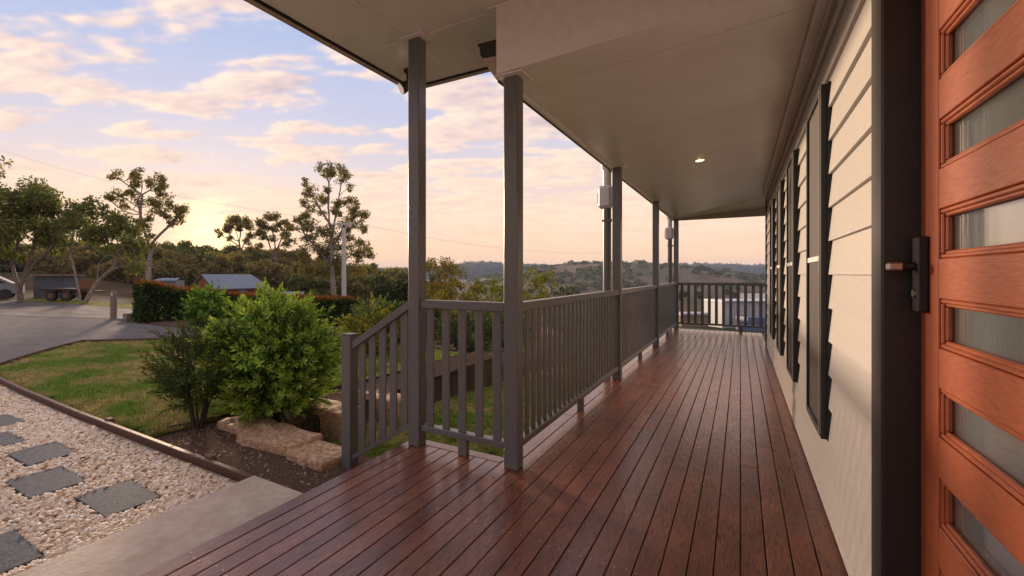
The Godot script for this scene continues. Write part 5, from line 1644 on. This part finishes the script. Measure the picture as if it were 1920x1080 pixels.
func make_hills() -> void:
	var nz := FastNoiseLite.new()
	nz.seed = 12
	nz.frequency = 0.004
	nz.fractal_octaves = 4
	# [name, depth, thickness, profile of [pixel column, height of the ridge as pixels above the horizon], colour]
	var list := [
		[1500.0, 500.0, [[-400, 9], [300, 9], [700, 5], [760, 7], [830, 10], [900, 18], [960, 14], [1100, 10], [1270, 14], [1350, 13], [1440, 12], [1600, 12], [2400, 9]], Color(0.030, 0.042, 0.045)],
		[560.0, 260.0, [[880, -16], [940, -4], [985, 8], [1030, 13], [1080, 18], [1160, 19], [1230, 12], [1290, 1], [1360, -10], [1450, -16]], Color(0.23, 0.165, 0.105)],
	]
	var k := 0
	for h in list:
		var b := MB.new()
		var pr: Array = h[2]
		var nx := 110
		var nd := 26
		var x0: float = pr[0][0]
		var x1: float = pr[-1][0]
		for r in nd:
			var f := float(r) / (nd - 1)
			for c in nx:
				var px := lerpf(x0, x1, float(c) / (nx - 1))
				var rp := 0.0
				for q in range(1, pr.size()):
					if px <= pr[q][0] + 0.01:
						rp = lerpf(pr[q - 1][1], pr[q][1], smoothstep(0, 1, (px - pr[q - 1][0]) / (pr[q][0] - pr[q - 1][0])))
						break
				var dep: float = h[0] - h[1] + h[1] * f * 1.35
				var side: float = (px - 822.0) / 885.0 * h[0]
				var foot := -11.0
				var ridge: float = 1.175 + rp / 885.0 * h[0]
				var prof := sin(clampf(f / 0.74, 0, 1.35) * PI / 2)
				var p := SIDE * side + AWAY * dep
				var y: float = lerpf(foot, ridge, maxf(prof, 0.0)) + nz.get_noise_2d(p.x, p.z) * h[1] * 0.014 * prof
				b.v.append(Vector3(p.x, y, p.z))
				var w := clampf(0.5 + nz.get_noise_2d(p.x * 3.0 + 90.0, p.z * 3.0) * 1.2, 0, 1)
				var col: Color = h[3] * lerpf(0.75, 1.25, w)
				if k == 1:
					col = col.lerp(Color(0.10, 0.12, 0.06), smoothstep(0.55, 0.8, w) * 0.7)
				col.a = 1
				b.c.append(col)
		for r in nd:
			for c in nx:
				var i0 := r * nx + c
				var xa := b.v[r * nx + maxi(c - 1, 0)]
				var xb := b.v[r * nx + mini(c + 1, nx - 1)]
				var za := b.v[maxi(r - 1, 0) * nx + c]
				var zb := b.v[mini(r + 1, nd - 1) * nx + c]
				var nn := (xb - xa).cross(zb - za).normalized()
				b.n.append(nn if nn.y > 0 else -nn)
		for r in nd - 1:
			for c in nx - 1:
				var i1 := r * nx + c
				b.i.append_array([i1, i1 + nx, i1 + nx + 1, i1, i1 + nx + 1, i1 + 1])
		structure(["distant_hills", "grass_hill"][k], b.mesh(), M["hill_land"])
		# tree cover on it
		var sb := MB.new()
		for q in 60:
			var d := rdir()
			var ld := (rdir() + d).normalized()
			sb.leaf(d * pow(rng.randf(), 0.5) * Vector3(1, 0.8, 1), ld, ld.cross(rdir()).normalized(), 0.55, 0.24, Color(1, 1, 1))
		var mm := MultiMesh.new()
		mm.transform_format = MultiMesh.TRANSFORM_3D
		mm.use_colors = true
		mm.mesh = sb.mesh()
		var pts := []
		var want: int = [6500, 620][k]
		for q in want * 3:
			if pts.size() >= want:
				break
			var r2 := rng.randf_range(0, nd - 2)
			var c2 := rng.randf_range(0, nx - 2)
			var ri := int(r2)
			var ci := int(c2)
			var p00 := b.v[ri * nx + ci]
			var p10 := b.v[ri * nx + ci + 1]
			var p01 := b.v[(ri + 1) * nx + ci]
			var pp := p00 + (p10 - p00) * (c2 - ci) + (p01 - p00) * (r2 - ri)
			if k == 1:
				var ridge_top := r2 / nd > 0.66
				if nz.get_noise_2d(pp.x * 2.2, pp.z * 2.2) < (0.02 if not ridge_top else -0.4) and rng.randf() > 0.06:
					continue
			pts.append(pp)
		mm.instance_count = pts.size()
		for q in pts.size():
			var s := rng.randf_range(5.0, 9.5) if k == 0 else rng.randf_range(1.3, 3.8)
			mm.set_instance_transform(q, Transform3D(Basis(Vector3.UP, rng.randf() * TAU).scaled(Vector3(s, s * rng.randf_range(0.6, 1.0), s)), pts[q] + Vector3(0, s * 0.4, 0)))
			var col := (Color(0.032, 0.045, 0.040) if k == 0 else Color(0.075, 0.095, 0.045)) * rng.randf_range(0.7, 1.35)
			col.a = 1
			mm.set_instance_color(q, col)
		var mi := MultiMeshInstance3D.new()
		mi.name = ["hill_forest", "hillside_scrub"][k]
		mi.multimesh = mm
		mi.material_override = M["leaf_gum"]
		mi.set_meta("kind", "stuff")
		tag(mi, ["dark continuous forest covering the distant ridge", "scattered grey-green scrub on the bare grassy hill"][k], ["forest", "scrub"][k])
		add_child(mi)
		k += 1
	# valley trees in the middle distance
	var nv := 0
	for q in 34:
		var dep := rng.randf_range(110.0, 330.0)
		var px2 := rng.randf_range(1000.0, 1480.0) if q < 22 else rng.randf_range(640.0, 1000.0)
		var p2 := SIDE * ((px2 - 822.0) / 885.0 * dep) + AWAY * dep
		p2.y = land(p2.x, p2.z)
		var hh := rng.randf_range(2.0, 4.2)
		var where := "beyond the metal shed" if px2 > 1270.0 else ("below the bare grassy hill" if px2 > 1100.0 else ("behind the yellow-green garden trees" if px2 > 800.0 else "down past the power pole"))
		var size := "tiny far-off" if dep > 230.0 else "small rounded"
		tree("valley_tree", "%s grey-green tree in the valley paddocks, %s" % [size, where], "tree", "trees in the valley paddocks", p2, [[[0, 0], [0.1, hh * 0.4]]], crown_clumps(hh * 0.6, hh * 0.3, hh * 0.95, 8, hh * 0.3), {"spread": hh * 0.5, "density": 60.0, "l": 0.7, "w": 0.28, "r": 0.06, "sub": 1, "bark": M["bark_dark"], "cols": [Color(0.05, 0.065, 0.03), Color(0.075, 0.085, 0.035)]})

# ---------------------------------------------------------------- everything
func _ready() -> void:
	rng.seed = 20240517
	var cam := Camera3D.new()
	cam.name = "camera"
	cam.position = Vector3(0, 1.175, 0)
	cam.rotation = Vector3(0, deg_to_rad(32.624), 0)
	var near := 0.05
	cam.set_frustum(near * 1080.0 / 885.0, Vector2(near * 138.0 / 885.0, near * -26.0 / 885.0), near, 6000.0)
	cam.current = true
	add_child(cam)
	var env := Environment.new()
	env.background_mode = Environment.BG_SKY
	env.sky = Sky.new()
	env.sky.sky_material = make_sky()
	env.tonemap_mode = Environment.TONE_MAPPER_LINEAR
	env.tonemap_exposure = 1.82
	env.fog_enabled = true
	env.fog_density = 0.00025
	env.fog_light_color = Color(0.66, 0.72, 0.82)
	env.sdfgi_enabled = true
	env.ssao_enabled = true
	env.ssil_enabled = true
	var we := WorldEnvironment.new()
	we.name = "world_environment"
	we.environment = env
	add_child(we)
	var sun := DirectionalLight3D.new()
	sun.name = "sun"
	sun.light_color = Color(1.0, 0.87, 0.74)
	sun.light_energy = 1.1
	sun.light_angular_distance = 6.0
	sun.shadow_enabled = true
	add_child(sun)
	sun.look_at_from_position(Vector3.ZERO, -Vector3(-0.8650, 0.1280, -0.5000), Vector3.UP)
	make_materials()
	print("sky and materials ", Time.get_ticks_msec())
	make_ground()
	make_hills()
	make_deck()
	make_posts()
	make_railings()
	make_house()
	print("house ", Time.get_ticks_msec())
	make_garden()
	make_grass()
	print("garden ", Time.get_ticks_msec())
	make_gums()
	make_wood()
	make_near_trees()
	make_hedge()
	print("plants ", Time.get_ticks_msec())
	make_far_things()
	print("done ", Time.get_ticks_msec())
